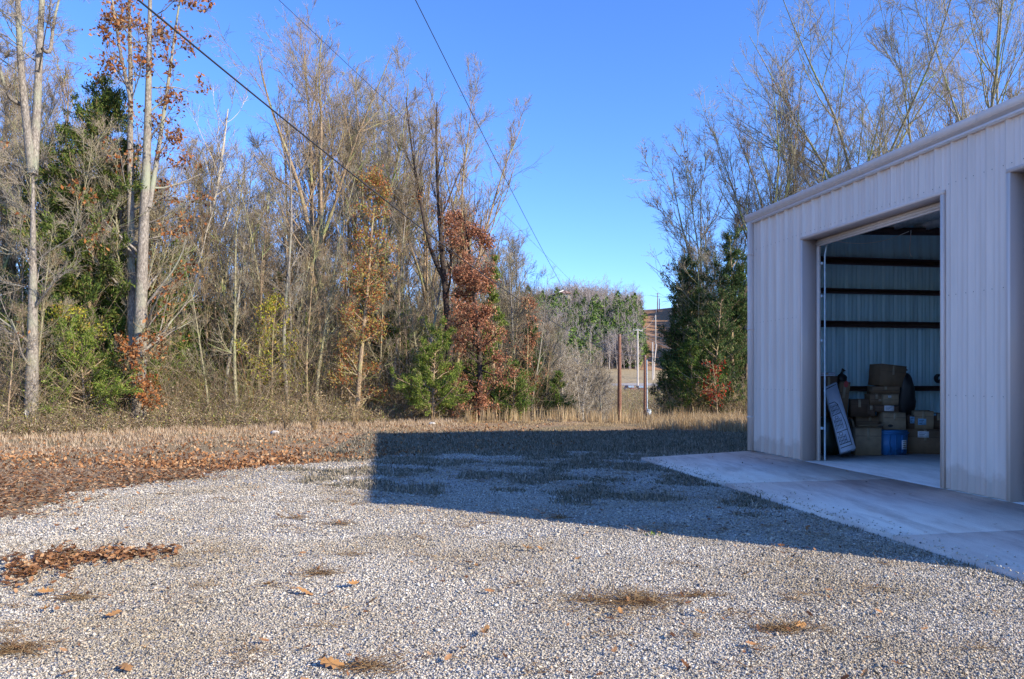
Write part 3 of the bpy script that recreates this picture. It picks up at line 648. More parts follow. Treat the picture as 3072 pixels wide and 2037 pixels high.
def resample(P, K):
    P = np.asarray(P, float); d = np.r_[0, np.cumsum(np.linalg.norm(np.diff(P, axis=0), axis=1))]; t = np.linspace(0, d[-1], K+1)
    Q = np.stack([np.interp(t, d, P[:, k]) for k in range(3)], 1)
    Q[1:-1] = (Q[:-2]+2*Q[1:-1]+Q[2:])/4
    return Q
def trunk_path(rng, H, lean=(0, 0), K=12, wob=.05):
    P = np.zeros((K+1, 3)); d = unit(np.array([lean[0], lean[1], 1.0]))
    for k in range(K):
        d = unit(d+rng.normal(size=3)*wob+np.array([0, 0, .03])); P[k+1] = P[k]+d*H/K
    return P
def build_tree(rng, trunks, bark_m, twig_m, n=(12, 5, 6, 3), t0=.3, ang=.7, lk=.42, up=.12, twig_r=.0045, leaf=None, leaf_n=0, leaf_sz=.11, leaf_t=(0, 1), leaf_ok=None, name='bare_tree', sides=8, wob=.17, flare=1.35, K2=5, rk=.42):
    """trunks: list of (polyline, base radius, tip radius). Returns an Empty with trunk, crown and foliage."""
    gt = G(); P0 = []; R0 = []
    for P, ra, rb_ in trunks:
        Q = resample(P, 14); R = np.linspace(1, 0, 15)**.95*(ra-min(rb_, .02))+min(rb_, .02)
        if Q[0][2] < .05: R[0] *= flare; Q[0][2] -= .25
        P0.append(Q); R0.append(R)
    P0 = np.array(P0); R0 = np.array(R0); gt.tubes(P0, R0, sides)
    C1, r1 = sprout(rng, P0, R0, n[0], t0, .97, ang, .2, lk, up*.9, wob*.6, 7, rk)
    r1 = np.maximum(r1, twig_r*1.8); gt.tubes(C1, r1, 5)
    C2, r2 = sprout(rng, C1, r1, n[1], .12, .97, .58, .18, .60, up*.7, wob*.7, K2, .6); r2 = np.maximum(r2, twig_r*1.3); gt.tubes(C2, r2, 4)
    gc = G()
    C3, r3 = sprout(rng, C2, r2, n[2], .12, 1, .55, .2, .62, up*.5, wob*.7, 3, .6); r3 = np.maximum(r3, twig_r); gc.tubes(C3, r3, 3)
    C4 = C3
    if n[3]:
        C4, r4 = sprout(rng, C3, r3, n[3], .1, 1, .5, .2, .75, up*.4, wob*.7, 2, .8, .22); r4 = np.maximum(r4, twig_r*.75); gc.tubes(C4, r4, 3)
    root = empty(name)
    put('trunk', gt, bark_m, root, True); put('crown', gc, twig_m, root)
    if leaf_n:
        pts = C4.reshape(-1, 3)
        zz = pts[:, 2]; zmax = P0[:, :, 2].max(); ok = (zz > leaf_t[0]*zmax) & (zz < leaf_t[1]*zmax)
        if leaf_ok is not None: ok &= leaf_ok(pts)
        pts = pts[ok]
        if len(pts):
            # leaves hang in clumps: pick clump seeds, then scatter leaves round them
            sd = pts[rng.integers(0, len(pts), max(1, leaf_n//5))]; c_ = np.repeat(sd, 5, 0)+rng.normal(size=(len(sd)*5, 3))*.10
            gl = G(); gl.leaves(c_, leaf_sz, leaf_sz*.55, rng, .8); put('foliage', gl, leaf, root)
    return root
def place(o, px, D, label, cat='tree', group=None, rz=None, sc=1.0, x=None, y=None, szz=None):
    X_ = XP(px, D) if x is None else x; Y_ = D if y is None else y
    o.location = (X_, Y_, hz(X_, Y_)); o.scale = (sc, sc, szz or sc)
    if rz is not None: o.rotation_euler = (0, 0, rz)
    return tag(o, label, cat, group)
def pixpath(pts, D, base_px):
    """Limb path through points of the photograph at real depths, written relative to the tree's own base."""
    X0 = XP(base_px, D)
    out = []
    for p in pts:
        px, py = p[0], p[1]; dd = p[2] if len(p) > 2 else 0
        out.append((XP(px, D+dd)-X0, dd, ZP(py, D+dd)+.05))
    out[0] = (out[0][0], out[0][1], 0)
    return out

def cedar(rng, H, R, mat, n=9000, sz=.13, open_=.1, name='cedar_tree', base=.02, broad=False):
    root = empty(name); gt = G(); P = resample(trunk_path(rng, H*.93, K=8, wob=.03), 14)[None]; P[0, 0, 2] -= .2
    Rr = np.linspace(max(.05, H*.014), .01, 15)[None]; gt.tubes(P, Rr, 7)
    nb = int(26+H*7); t = rng.uniform(base, .98, nb)**.95; az = rng.uniform(0, 2*PI, nb)
    prof = (np.minimum(1, (1-t)**.42*1.15+.03)*rng.uniform(.55, 1.1, nb) if broad else np.minimum(1, (1-t)**.7*1.3+.03))*np.minimum(1, .5+t*3)*R*rng.uniform(.5, 1.18, nb)
    st = np.stack([np.interp(t, np.linspace(0, 1, 15), P[0, :, k]) for k in range(3)], 1)
    d = np.stack([np.cos(az), np.sin(az), .25+.6*t], 1)
    C, _ = grow(rng, st, d, prof*1.1, 6, .09, .12), 0
    gt.tubes(C, np.linspace(.028, .006, 7)[None].repeat(nb, 0), 4)
    C2, r2 = sprout(rng, C, np.full(C.shape[:2], .012), 7, .2, 1, .8, .2, .42, .06, .15, 3, .6)
    gt.tubes(C2, np.maximum(r2, .004), 3)
    put('trunk', gt, M['bark_brown'], root, True)
    w_ = np.linalg.norm(C2[:, -1]-C2[:, 0], axis=1); i = rng.choice(len(C2), n, p=w_/w_.sum()); f = rng.uniform(0, 1, n)**.7*3; k = np.minimum(f.astype(int), 2); fr = (f-k)[:, None]
    c_ = C2[i, k]*(1-fr)+C2[i, k+1]*fr+rng.normal(size=(n, 3))*sz*.55
    dirs = unit(C2[i, 3]-C2[i, 0])*.9+np.array([0, 0, .3])
    gl = G(); gl.leaves(c_, sz*1.1, sz*.30, rng, 0, 0, up=dirs); put('crown', gl, mat, root)
    return root

R_ = np.random.default_rng
# -- the two big trees on the left
t = build_tree(R_(1), [
    (pixpath([(31, 436), (32, 380), (33, 300), (33, 220), (33, 160)], 20.7, 31), .20, .145),
    (pixpath([(31, 165), (26, 120, -.3), (20, 60, -.5), (18, 0, -.7), (14, -70, -1.2), (8, -130, -1)], 20.7, 31)[0:1] and [(0.02, 0, 7.5)]+pixpath([(31, 165), (26, 120, -.3), (20, 60, -.5), (18, 0, -.7), (14, -70, -1.2), (8, -130, -1)], 20.7, 31)[1:], .115, .03),
    ([(0.05, 0, 7.4)]+pixpath([(31, 165), (37, 110, .3), (39, 60, .3), (42, 0, .5), (46, -70, .8), (43, -140, 1)], 20.7, 31)[1:], .13, .03),
    ([(-.1, 0, 9.3)]+pixpath([(31, 165), (8, 98, -.6), (0, 70, -.9), (-10, 20, -1.2)], 20.7, 31)[1:], .06, .02),
    ([(.25, .1, 11.0)]+pixpath([(31, 165), (50, 55, .5), (54, 20, .8), (66, -30, 1)], 20.7, 31)[1:], .055, .02)],
    M['bark_grey'], M['twig_grey'], n=(12, 5, 6, 3), t0=.22, ang=1.1, lk=.30, up=.03, rk=.26, name='tall_bare_tree', sides=12, leaf=M['oak_leaf'], leaf_n=60)
place(t, 31, 20.7, 'pale grey forked tree nearest the left edge, with a white scar low on its trunk')
g = G(); a_ = np.arange(10)*2*PI/10
V = [(.02+.06*math.cos(q)*(1+.2*math.sin(3*q)), -.215-.015*math.cos(q)**2*-1, .62+.13*math.sin(q)) for q in a_]; V += [(x*.6, y+.05, z) for x, y, z in V]
g.add(V, [(i, (i+1) % 10, (i+1) % 10+10, i+10) for i in range(10)], [(0, i, i+1) for i in range(1, 9)]); put('bark_scar', g, M['white_paint'], t)
t = build_tree(R_(2), [
    (pixpath([(138, 428), (139, 380), (141, 300), (143, 240), (146, 180), (148, 120), (149, 60), (150, 0), (152, -80)], 23, 138), .23, .05),
    ([(-.12, .2, 0.0)]+pixpath([(132, 428, .3), (132, 330, .3), (131, 240, .3), (130, 150, .2), (131, 80), (129, 0), (127, -70)], 23, 138)[1:], .17, .04),
    ([(.35, 0, 7.0)]+pixpath([(150, 200), (160, 140, .3), (170, 70, .5), (178, 10, .6), (185, -30, .6)], 23, 138)[1:], .08, .02),
    ([(-.2, 0, 10.2)]+pixpath([(131, 90), (120, 50, -.3), (113, 5, -.3), (108, -40, -.4)], 23, 138)[1:], .06, .02)],
    M['bark_grey'], M['twig'], n=(13, 4, 5, 2), t0=.10, ang=1.0, lk=.20, up=.05, rk=.3, leaf=M['oak_leaf'], leaf_n=3000, leaf_sz=.14, name='oak_tree', sides=12)
place(t, 138, 23, 'twin-stemmed oak with clumps of brown leaves up both trunks, left of centre-left')
# -- prototypes of bare trees, reused with different turns and sizes
def proto_bare(seed, H, r, kind='vase', **kw):
    rng = R_(seed)
    if kind == 'vase':
        tr = [(trunk_path(rng, H*.45, wob=.03), r, r*.62)]
        top = tr[0][0][-1]; nf = rng.integers(3, 5)
        for k in range(nf):
            a = 2*PI*k/nf+rng.uniform(-.5, .5); sp = rng.uniform(.13, .40)
            P = [tuple(top*.9)]; wv = .11; d = np.array([math.cos(a)*sp, math.sin(a)*sp, 1]); p = top*.9
            for _ in range(8):
                d = unit(d+rng.normal(size=3)*.085+np.array([0, 0, .05])); p = p+d*H*.62/8; P.append(tuple(p))
            tr.append((P, r*.55, r*.1))
    elif kind == 'leader': tr = [(trunk_path(rng, H, wob=.04), r, r*.12)]
    else:
        tr = [(trunk_path(rng, H*rng.uniform(.75, 1), (rng.uniform(-.16, .16), rng.uniform(-.16, .16)), wob=.05)+np.array([rng.uniform(-.25, .25), rng.uniform(-.25, .25), 0]), r*rng.uniform(.6, 1), r*.12) for _ in range(3)]
    return build_tree(rng, tr, **kw)
bk = dict(bark_m=M['bark_brown'], twig_m=M['twig'])
bg_ = dict(bark_m=M['bark_grey'], twig_m=M['twig_grey']); bgn = dict(bark_m=M['bark_green'], twig_m=M['twig_grey'])
# upright crowns in the middle of the left wood
T1 = proto_bare(11, 15.0, .135, 'vase', **bk, n=(9, 6, 6, 3), t0=.15, ang=.5, lk=.48, up=.10, rk=.6)
place(T1, 322, 30, 'tallest spreading bare tree in the middle of the left wood', rz=.4)
T2 = proto_bare(12, 14.4, .115, 'vase', **bgn, n=(11, 7, 6, 3), t0=.15, ang=.42, lk=.44, up=.12, rk=.6)
place(T2, 382, 32, 'bare tree with a dense dark fan of upright twigs, right of the tallest one', rz=1.9)
T3 = proto_bare(13, 13.2, .115, 'vase', **bk, n=(10, 6, 6, 3), t0=.1, ang=.32, lk=.42, up=.16, rk=.6)
place(T3, 452, 30, 'narrow bare tree of parallel upright limbs above the red-brown oak', rz=.2)
T4 = proto_bare(14, 10.5, .09, 'vase', **bgn, n=(9, 5, 6, 3), t0=.15, ang=.6, lk=.48, up=.09, rk=.6)
place(T4, 232, 29, 'lower round-topped bare tree right of the twin-stemmed oak', rz=.2)
T5 = proto_bare(15, 9.6, .09, 'leader', **bk, n=(26, 5, 5, 2), t0=.2, ang=.45, lk=.30, up=.2)
place(T5, 521, 37, 'slim bare tree with a pointed top, last before the gap', rz=.2)
# pale leaning tree
t = build_tree(R_(21), [(pixpath([(172, 412), (176, 370), (182, 320), (192, 280), (203, 245), (214, 205), (222, 160), (228, 110)], 27, 172), .13, .03),
    ([(.3, 0, 3.2)]+pixpath([(180, 330), (190, 300), (205, 262), (226, 225), (240, 180)], 27, 172)[1:], .06, .02)],
    M['bark_pale'], M['twig'], n=(13, 5, 5, 2), t0=.3, ang=.7, lk=.3, up=.12, name='pale_bark_tree', sides=9)
place(t, 172, 27, 'pale-barked tree leaning right out of the brush, right of the twin-stemmed oak')
# dark trunk tree and zigzag pair in the middle
t = build_tree(R_(22), [(pixpath([(452, 412), (450, 370), (449, 330), (445, 280), (441, 235), (438, 190), (436, 140), (437, 95)], 29.5, 452), .19, .03),
    ([(-.2, 0, 5.6)]+pixpath([(444, 280), (432, 250), (424, 215), (416, 170), (409, 120), (406, 90)], 29.5, 452)[1:], .08, .02)],
    M['bark_dark'], M['twig'], n=(12, 5, 5, 2), t0=.35, ang=.5, lk=.26, up=.16, leaf=M['oak_leaf'], leaf_n=900, leaf_t=(.2, .7), name='dark_trunk_tree', sides=9)
place(t, 452, 29.5, 'tree with a dark thick trunk standing left of the red-brown oak')
t = build_tree(R_(23), [(pixpath([(330, 415), (328, 360), (326, 310), (318, 270), (309, 235), (302, 190), (290, 160), (275, 120), (262, 80), (258, 55)], 28, 330), .15, .02),
    ([(-.15, 0, 4.0)]+pixpath([(326, 312), (316, 275), (322, 230), (320, 180), (322, 120), (318, 70), (322, 35)], 28, 330)[1:], .09, .02)],
    M['bark_brown'], M['twig'], n=(14, 5, 5, 3), t0=.35, ang=.6, lk=.30, up=.12, name='crooked_tree', sides=9)
place(t, 330, 28, 'crooked two-stemmed tree whose limbs reach up and left, under the tallest crown')
# leafy ones
t = build_tree(R_(31), [(trunk_path(R_(31), 8.2, wob=.03), .12, .02)], M['bark_dark'], M['twig'], n=(64, 5, 4, 0), t0=.05, ang=1.25, lk=.20, up=.03, leaf=M['red_leaf'], leaf_n=13500, leaf_sz=.095, name='red_brown_oak')
place(t, 481, 27.5, 'narrow oak densely hung with red-brown leaves to the ground, by the green cedar')
t = build_tree(R_(32), [(trunk_path(R_(32), 9.2, wob=.03), .10, .02)], M['bark_brown'], M['twig'], n=(56, 5, 4, 0), t0=.05, ang=1.1, lk=.14, up=.06, leaf=M['mixed_leaf'], leaf_n=8000, leaf_sz=.085, name='autumn_tree')
place(t, 357, 26.5, 'small tree with orange, yellow and green leaves in the middle of the left wood')
t = build_tree(R_(33), [(trunk_path(R_(33), 4.6, wob=.04), .05, .012)], M['bark_brown'], M['twig'], n=(24, 4, 4, 0), t0=.2, ang=1.0, lk=.32, up=.06, leaf=M['yellow_leaf'], leaf_n=2200, leaf_sz=.09, name='yellow_leaved_sapling')
place(t, 272, 26.3, 'sapling with sparse yellow-green leaves between thin straight stems')
t = build_tree(R_(34), [(trunk_path(R_(34), 3.8, wob=.05), .05, .012)], M['bark_brown'], M['twig'], n=(20, 4, 4, 0), t0=.2, ang=1.0, lk=.34, up=.06, leaf=M['yellow_leaf'], leaf_n=1300, leaf_sz=.08, name='yellow_leaved_sapling')
place(t, 68, 22, 'sapling with a few yellow leaves right of the pale grey forked trunk')
t = build_tree(R_(35), [(trunk_path(R_(35), 5.6, wob=.05), .06, .012)], M['bark_brown'], M['twig'], n=(24, 4, 4, 0), t0=.2, ang=.8, lk=.22, up=.1, leaf=M['red_leaf'], leaf_n=1100, leaf_sz=.11, name='rusty_leaved_sapling')
place(t, 529, 31, 'slim sapling with rusty red leaves beside the last bare trees before the gap')
t = build_tree(R_(36), [(trunk_path(R_(36), 2.4, wob=.05), .03, .01)], M['bark_brown'], M['twig'], n=(18, 4, 4, 0), t0=.15, ang=1.0, lk=.4, up=.05, leaf=M['crimson_leaf'], leaf_n=420, leaf_sz=.10, name='crimson_shrub')
place(t, 718, 27.5, 'shrub with crimson leaves in front of the dark cedars by the building', 'shrub')
t = build_tree(R_(37), [(trunk_path(R_(37), 3.0, wob=.05), .03, .01)], M['bark_brown'], M['twig'], n=(18, 4, 4, 0), t0=.15, ang=1.0, lk=.4, up=.05, leaf=M['oak_leaf'], leaf_n=900, leaf_sz=.12, name='oak_sapling')
place(t, 143, 22.4, 'low oak sprout with brown leaves at the foot of the twin-stemmed oak')
# cedars of the left wood and right side
CED = [('cedar_olive', 12.0, 3.1, 90, 23.6, 'big olive-green cedar behind and between the two large left trunks', 26000, .17),
       ('cedar', 6.5, 1.5, 2, 26, 'dark cedar at the left edge behind the forked trunk', 8000, .14),
       ('cedar_bright', 3.5, 1.75, 433, 26.3, 'bright green bushy cedar at the edge of the wood, below the dark trunk', 9500, .11),
       ('cedar_bright', 7.6, .85, 493, 30.0, 'narrow bright green cedar rising behind the red-brown oak', 7500, .12),
       ('cedar', 2.8, .8, 470, 28.0, 'low green cedar at the foot of the red-brown oak', 3000, .11),
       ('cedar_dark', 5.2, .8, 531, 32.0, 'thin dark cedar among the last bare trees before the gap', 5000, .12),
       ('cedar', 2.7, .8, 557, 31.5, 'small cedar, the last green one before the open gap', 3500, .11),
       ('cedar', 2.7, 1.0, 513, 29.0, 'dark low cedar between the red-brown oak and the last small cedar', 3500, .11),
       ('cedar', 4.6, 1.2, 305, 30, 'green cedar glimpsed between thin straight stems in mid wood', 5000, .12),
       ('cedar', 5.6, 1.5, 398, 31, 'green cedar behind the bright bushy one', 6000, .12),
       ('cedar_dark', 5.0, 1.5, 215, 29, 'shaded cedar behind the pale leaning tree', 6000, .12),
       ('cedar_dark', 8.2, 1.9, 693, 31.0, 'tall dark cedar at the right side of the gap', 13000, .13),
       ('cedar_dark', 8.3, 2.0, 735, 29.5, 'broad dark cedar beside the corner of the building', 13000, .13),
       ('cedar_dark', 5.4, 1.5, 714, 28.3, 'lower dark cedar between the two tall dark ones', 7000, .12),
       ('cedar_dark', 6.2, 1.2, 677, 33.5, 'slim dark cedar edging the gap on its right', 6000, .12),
       ('cedar', 3.4, 1.3, 690, 28.6, 'short green cedar at the foot of the tall dark cedar', 5000, .11)]
for i, (m_, H, R, px, D, lab, n_, sz) in enumerate(CED):
    place(cedar(R_(100+i), H, R, M[m_], int(n_*(2.6 if i in (0, 11, 12, 13) else 2.2)), sz*.70, broad=i in (0, 2, 11, 12, 13, 15)), px, D, lab)
# drooping cedar bough thing beside the forked trunk
place(cedar(R_(140), 3.0, 2.1, M['cedar_bright'], 14000, .08, broad=True), 84, 21.8, 'low bright green cedar spreading under the olive cedar')
place(cedar(R_(141), 4.2, 1.3, M['cedar_bright'], 9000, .085, broad=True), 22, 22.6, 'yellow-green cedar at the left edge between the edge and the forked trunk')
place(cedar(R_(142), 3.2, 1.2, M['cedar_bright'], 7000, .085, broad=True), 262, 29, 'yellow-green cedar low behind the yellow-leaved sapling')
place(cedar(R_(143), 5.4, 1.5, M['cedar'], 11000, .09, broad=True), 535, 34, 'green cedar behind the last bare trees before the gap')
place(cedar(R_(144), 10.2, 2.3, M['cedar_olive'], 26000, .12, broad=True), 62, 27, 'second olive-green cedar, overlapping the big one on its left')
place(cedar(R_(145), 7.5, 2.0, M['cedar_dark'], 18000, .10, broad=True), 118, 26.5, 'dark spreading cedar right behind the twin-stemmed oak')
place(cedar(R_(146), 4.5, 1.2, M['cedar'], 9000, .085, broad=True), 404, 29.5, 'green cedar at the upper left of the bright bushy one')
# right-hand bare trees
RB = [(41, 12.6, .10, 'multi', 720, 32, 'many-limbed bare tree just left of the building, above the tall dark cedar', bgn, dict(n=(9, 5, 6, 3), t0=.2, ang=.6, lk=.40, up=.10, rk=.62, twig_r=.0055, leaf=M['oak_leaf'], leaf_n=260)),
      (42, 14.8, .10, 'vase', 772, 31, 'bare tree rising over the left end of the roof', bgn, dict(n=(9, 5, 6, 3), t0=.15, ang=.5, lk=.50, up=.10, rk=.62, twig_r=.0055, leaf=M['oak_leaf'], leaf_n=160)),
      (43, 18.6, .125, 'vase', 864, 31, 'tall forked bare tree over the middle of the roof', bgn, dict(n=(9, 5, 6, 3), t0=.12, ang=.55, lk=.50, up=.10, rk=.62, twig_r=.0055)),
      (44, 15.6, .10, 'leader', 912, 29, 'slender bare tree right of the tall forked one above the roof', bgn, dict(n=(20, 5, 6, 3), t0=.3, ang=.6, lk=.32, up=.10, rk=.62, twig_r=.0055)),
      (45, 17.2, .115, 'vase', 975, 27, 'spreading bare tree over the right end of the roof', bgn, dict(n=(10, 5, 6, 3), t0=.1, ang=.5, lk=.48, up=.12, rk=.62, twig_r=.0055)),
      (46, 7.4, .09, 'multi', 700, 36, 'low bare tree leaning into the gap from the right', bk, dict(n=(10, 5, 6, 3), t0=.2, ang=.7, lk=.36, up=.1))]
protos = [T1, T2, T3, T4, T5]
for sd, H, r, kind, px, D, lab, base, kw in RB:
    t = proto_bare(sd, H, r, kind, **base, **kw); place(t, px, D, lab, rz=sd*1.3); protos.append(t)
# thin straight stems of the left wood
def proto_sap(seed, H, r, mats):
    r *= 1.25
    rng = R_(seed); return proto_bare(seed, H, r, 'leader', **mats, n=(20, 4, 4, 2), t0=.25, ang=.75, lk=.20, up=.1, twig_r=.004)
saps = [proto_sap(60, 8.5, .055, bk), proto_sap(61, 10.5, .07, bg_), proto_sap(62, 7.0, .045, bg_), proto_sap(63, 9.5, .06, bgn), proto_sap(64, 6.0, .04, bk)]
sapx = [(262, 26.2), (288, 26.6), (300, 27.2), (315, 26.4), (342, 27.4)]
saplab = ['leftmost thin straight stem beside the yellow-leaved sapling', 'pale thin straight trunk, second from the yellow-leaved sapling', 'short thin stem between the pale trunk and the crooked tree', 'straight thin stem just left of the crooked tree trunk', 'short brown stem between the crooked tree and the autumn-coloured one']
for o, (px, D), lb in zip(saps, sapx, saplab): o.name = 'thin_tree'; place(o, px, D, lb)
rr = random.Random(77)
ORD = ['leftmost', 'second', 'third', 'fourth', 'fifth', 'sixth', 'seventh', 'eighth', 'ninth', 'tenth', 'eleventh', 'twelfth', 'thirteenth', 'fourteenth', 'fifteenth', 'sixteenth', 'seventeenth', 'eighteenth', 'nineteenth', 'twentieth', 'twenty-first', 'twenty-second', 'twenty-third', 'twenty-fourth']
MARKS = [(-200, 'left of the pale grey forked tree'), (31, 'between the forked tree and the twin-stemmed oak'), (138, 'between the twin-stemmed oak and the pale leaning tree'), (172, 'right of the pale leaning tree'),
         (232, 'left of the thin straight stems'), (262, 'behind the thin straight stems'), (322, 'around the crooked tree'), (357, 'right of the autumn-coloured tree'), (410, 'around the bright green cedar'), (455, 'around the red-brown oak'), (500, 'between the red-brown oak and the gap'), (560, 'left of the brown pole'), (640, 'just right of the gap'), (700, 'over the dark cedars'), (748, 'over the left end of the roof'), (830, 'over the middle of the roof'), (930, 'over the right end of the roof')]
def inst(src, x, y, sc, name):
    c = copy_tree(src, (x, y, hz(x, y)), rr.uniform(0, 6.28), (sc*rr.uniform(.9, 1.1), sc*rr.uniform(.9, 1.1), sc)); c.name = name
    for k in list(c.keys()): del c[k]
    return c
def label_all(items, what, cat, group):
    """One label per thing: the kind, the landmark it stands by, and its turn there counted from the left."""
    items = sorted(items, key=lambda o: o.location.x/o.location.y); zones = {}
    for o in items:
        px = CX+FPX*o.location.x/o.location.y; z = [m for m in MARKS if m[0] <= px][-1][1]; zones.setdefault(z, []).append(o)
    for z, L in zones.items():
        for k, o in enumerate(L):
            lab = f'{ORD[k]} {what} {z}' if k == 0 or len(L) == 1 else f'{ORD[k]} {what} from the left, {z}'
            if len(L) == 1: lab = f'only {what} {z}'
            tag(o, ' '.join(lab.split()[:16]), cat, group)
B = []
for i in range(92):
    px = rr.uniform(-25, 545) if i < 66 else rr.uniform(200, 440)
    if 35 < px < 128: continue
    D0 = float(treeline(XP(px, 24))); d = D0+(rr.uniform(1.2, 8) if i < 66 else rr.uniform(.8, 3))
    B.append(inst(rr.choice(saps[1:4] if 60 < px < 180 else saps), XP(px, d), d, rr.uniform(.55, .95), 'thin_tree'))
label_all(B, 'thin bare sapling', 'tree', 'thin saplings in the left wood')
B = []; pxs = [-60, 40, 110, 170, 240, 290, 340, 400, 450, 490, 520, 560]; tops = [10, 40, 120, 150, 150, 120, 110, 110, 150, 200, 280, 300]
for i in range(44):
    px = -40+585*(i+rr.uniform(.1, .9))/44; D0 = float(treeline(XP(px, 27))); d = D0+rr.uniform(4, 18)
    k = rr.randrange(5); src = [T1, T2, T4, T5, T3][k]; H0 = [15., 14.4, 10.5, 9.6, 13.2][k]*1.02
    Ht = (HY-np.interp(px, pxs, tops))/FPX*d+1.6-hz(XP(px, d), d)
    B.append(inst(src, XP(px, d), d, float(Ht/H0)*rr.uniform(.72, .98), 'bare_tree'))
label_all(B, 'bare tree further back', 'tree', 'bare trees deep in the left wood')
B = []; lowt = [150, 190, 215, 225, 240, 240, 240, 240, 250, 275, 300, 315]
for i in range(48):
    px = -40+590*(i+rr.uniform(.1, .9))/48; d = float(treeline(XP(px, 30)))+rr.uniform(16, 28); k = rr.randrange(3); src = [T5, T4, T1][k]; H0 = [9.8, 10.6, 15.][k]
    Ht = (HY-np.interp(px, pxs, lowt))/FPX*d+1.6-hz(XP(px, d), d); B.append(inst(src, XP(px, d), d, float(Ht/H0)*rr.uniform(.8, 1.1), 'bare_tree'))
label_all(B, 'low bare tree at the very back', 'tree', 'lowest bare trees at the back of the left wood')
B = []
for i in range(15):
    px = 690+335*(i+rr.uniform(.1, .9))/15; d = rr.uniform(30, 37); Ht = (HY-np.interp(px, [668, 700, 760, 820, 1000], [240, 140, 85, 40, 25]))/FPX*d
    k = rr.randrange(5); src = [T3, T1, T4, T5, T2][k]; B.append(inst(src, XP(px, d), d, float(Ht/[13.4, 15.2, 10.6, 9.8, 14.6][k])*rr.uniform(.72, .98), 'bare_tree'))
label_all(B, 'slighter bare tree', 'tree', 'bare trees behind the building')
cbase = [o for o in bpy.data.objects if o.name.startswith('cedar_tree') and o.parent is None]
mid = [cbase[9], cbase[9], cbase[8], cbase[14]]; B = []
for i in range(60):
    px = rr.uniform(-60, 530); D0 = float(treeline(XP(px, 28))); d = D0+rr.uniform(4, 15)
    B.append(inst(rr.choice(mid), XP(px, d), d, rr.uniform(.7, 1.35), 'cedar_tree'))
label_all(B, 'shaded cedar inside the wood', 'tree', 'cedars inside the left wood')
B = []
for i in range(8):
    px = rr.uniform(680, 750); d = rr.uniform(32, 36); B.append(inst(rr.choice(mid), XP(px, d), d, rr.uniform(.9, 1.4), 'cedar_tree'))
label_all(B, 'cedar deeper in the thicket', 'tree', 'cedars right of the gap')
gs = [proto_bare(70, 7.0, .08, 'multi', bark_m=M['bark_pale'], twig_m=M['twig_grey'], n=(9, 6, 6, 3), t0=.1, ang=.7, lk=.4, up=.1, twig_r=.008),
      proto_bare(71, 8.2, .07, 'multi', bark_m=M['bark_grey'], twig_m=M['twig_grey'], n=(9, 6, 6, 3), t0=.1, ang=.6, lk=.4, up=.12, twig_r=.008)]
place(gs[0], 583, 57, 'pale grey branching tree in the dip, left of the brown pole'); place(gs[1], 601, 61, 'grey twiggy tree nearest the brown pole on its left')
B = []
for i in range(34):
    px = rr.uniform(525, 611); d = rr.uniform(55, 92)
    top = np.interp(px, [525, 545, 570, 590, 615], [300, 330, 340, 352, 378]); Ht = (HY-top)/FPX*d+1.6-hz(XP(px, d), d)
    B.append(inst(rr.choice(gs), XP(px, d), d, float(Ht/7.6)*rr.uniform(.75, 1.0), 'bare_tree'))
label_all(B[:17], 'low grey leafless tree in the dip', 'tree', 'grey trees in the dip'); label_all(B[17:], 'taller grey leafless tree in the dip', 'tree', 'grey trees in the dip')
B = []
for i in range(3):
    px = rr.uniform(682, 700); d = rr.uniform(90, 110); B.append(inst(rr.choice(gs+mid), XP(px, d), d, rr.uniform(.8, 1.2), 'bare_tree'))
label_all(B, 'tree on the far side of the dip', 'tree', 'trees right of the dip')

# ------------------------------------------------------------------ shrubs and undergrowth (nobody could count these)
def brush(name, xs, ys, hts, rng, mat, label, cat, stems=5, twigs=5, leafn=3, r=.0045, lsz=.045):
    g = G(); N = len(xs); z = height(xs, ys)
    P0 = np.stack([xs, ys, z-.03], 1).repeat(stems, 0)+rng.normal(size=(N*stems, 3))*[.12, .12, 0]
    d = unit(rng.normal(size=(N*stems, 3))*[.42, .42, .1]+[0, 0, 1]); L = hts.repeat(stems)*rng.uniform(.5, 1.1, N*stems)
    P = grow(rng, P0, d, L, 4, .0, .22); g.tubes(P, np.linspace(1.6, .6, 5)[None]*r*np.ones((N*stems, 1)), 3)
    C, rc = sprout(rng, P, np.full(P.shape[:2], r), twigs, .15, 1, .75, .25, .5, .02, .3, 2, .7); g.tubes(C, np.maximum(rc, r*.6), 3)
    if leafn:
        pts = C[:, 1:].reshape(-1, 3); pts = pts[rng.integers(0, len(pts), N*leafn)]; g.leaves(pts, lsz, lsz*.6, rng, .3)
    o = put(name, g, mat); return tag(o, label, cat, kind='stuff')
rng = R_(500)
N = 3600; xs = rng.uniform(-19, 4.2, N); off = rng.exponential(2.6, N)-.4; ys = treeline(xs)+off
ht = np.clip(.7+off*.35, .4, 2.2)*rng.uniform(.6, 1.2, N)
ht *= np.interp(xs, [-19, -2, 1.5, 4.2], [1, 1, .6, .4])
brush('undergrowth', xs, ys, ht, rng, M['brush'], 'tangled tan brush filling the foot of the left wood', 'undergrowth', leafn=26, lsz=.06)
N = 900; xs = rng.uniform(6.2, 18, N); ys = 28+rng.exponential(2, N)+np.clip(7.5-xs, 0, 3); brush('undergrowth', xs, ys, rng.uniform(.5, 2.2, N), rng, M['brush'], 'brown brush at the foot of the dark cedars by the building', 'undergrowth', leafn=12)
N = 3200; ys = rng.uniform(48, 141, N); xs = rng.uniform(.09, .23, N)*ys; brush('undergrowth', xs, ys, rng.uniform(.6, 1.9, N), rng, M['brush'], 'low tangled brush across the dip around the utility poles', 'undergrowth', r=.012, leafn=14, lsz=.12)

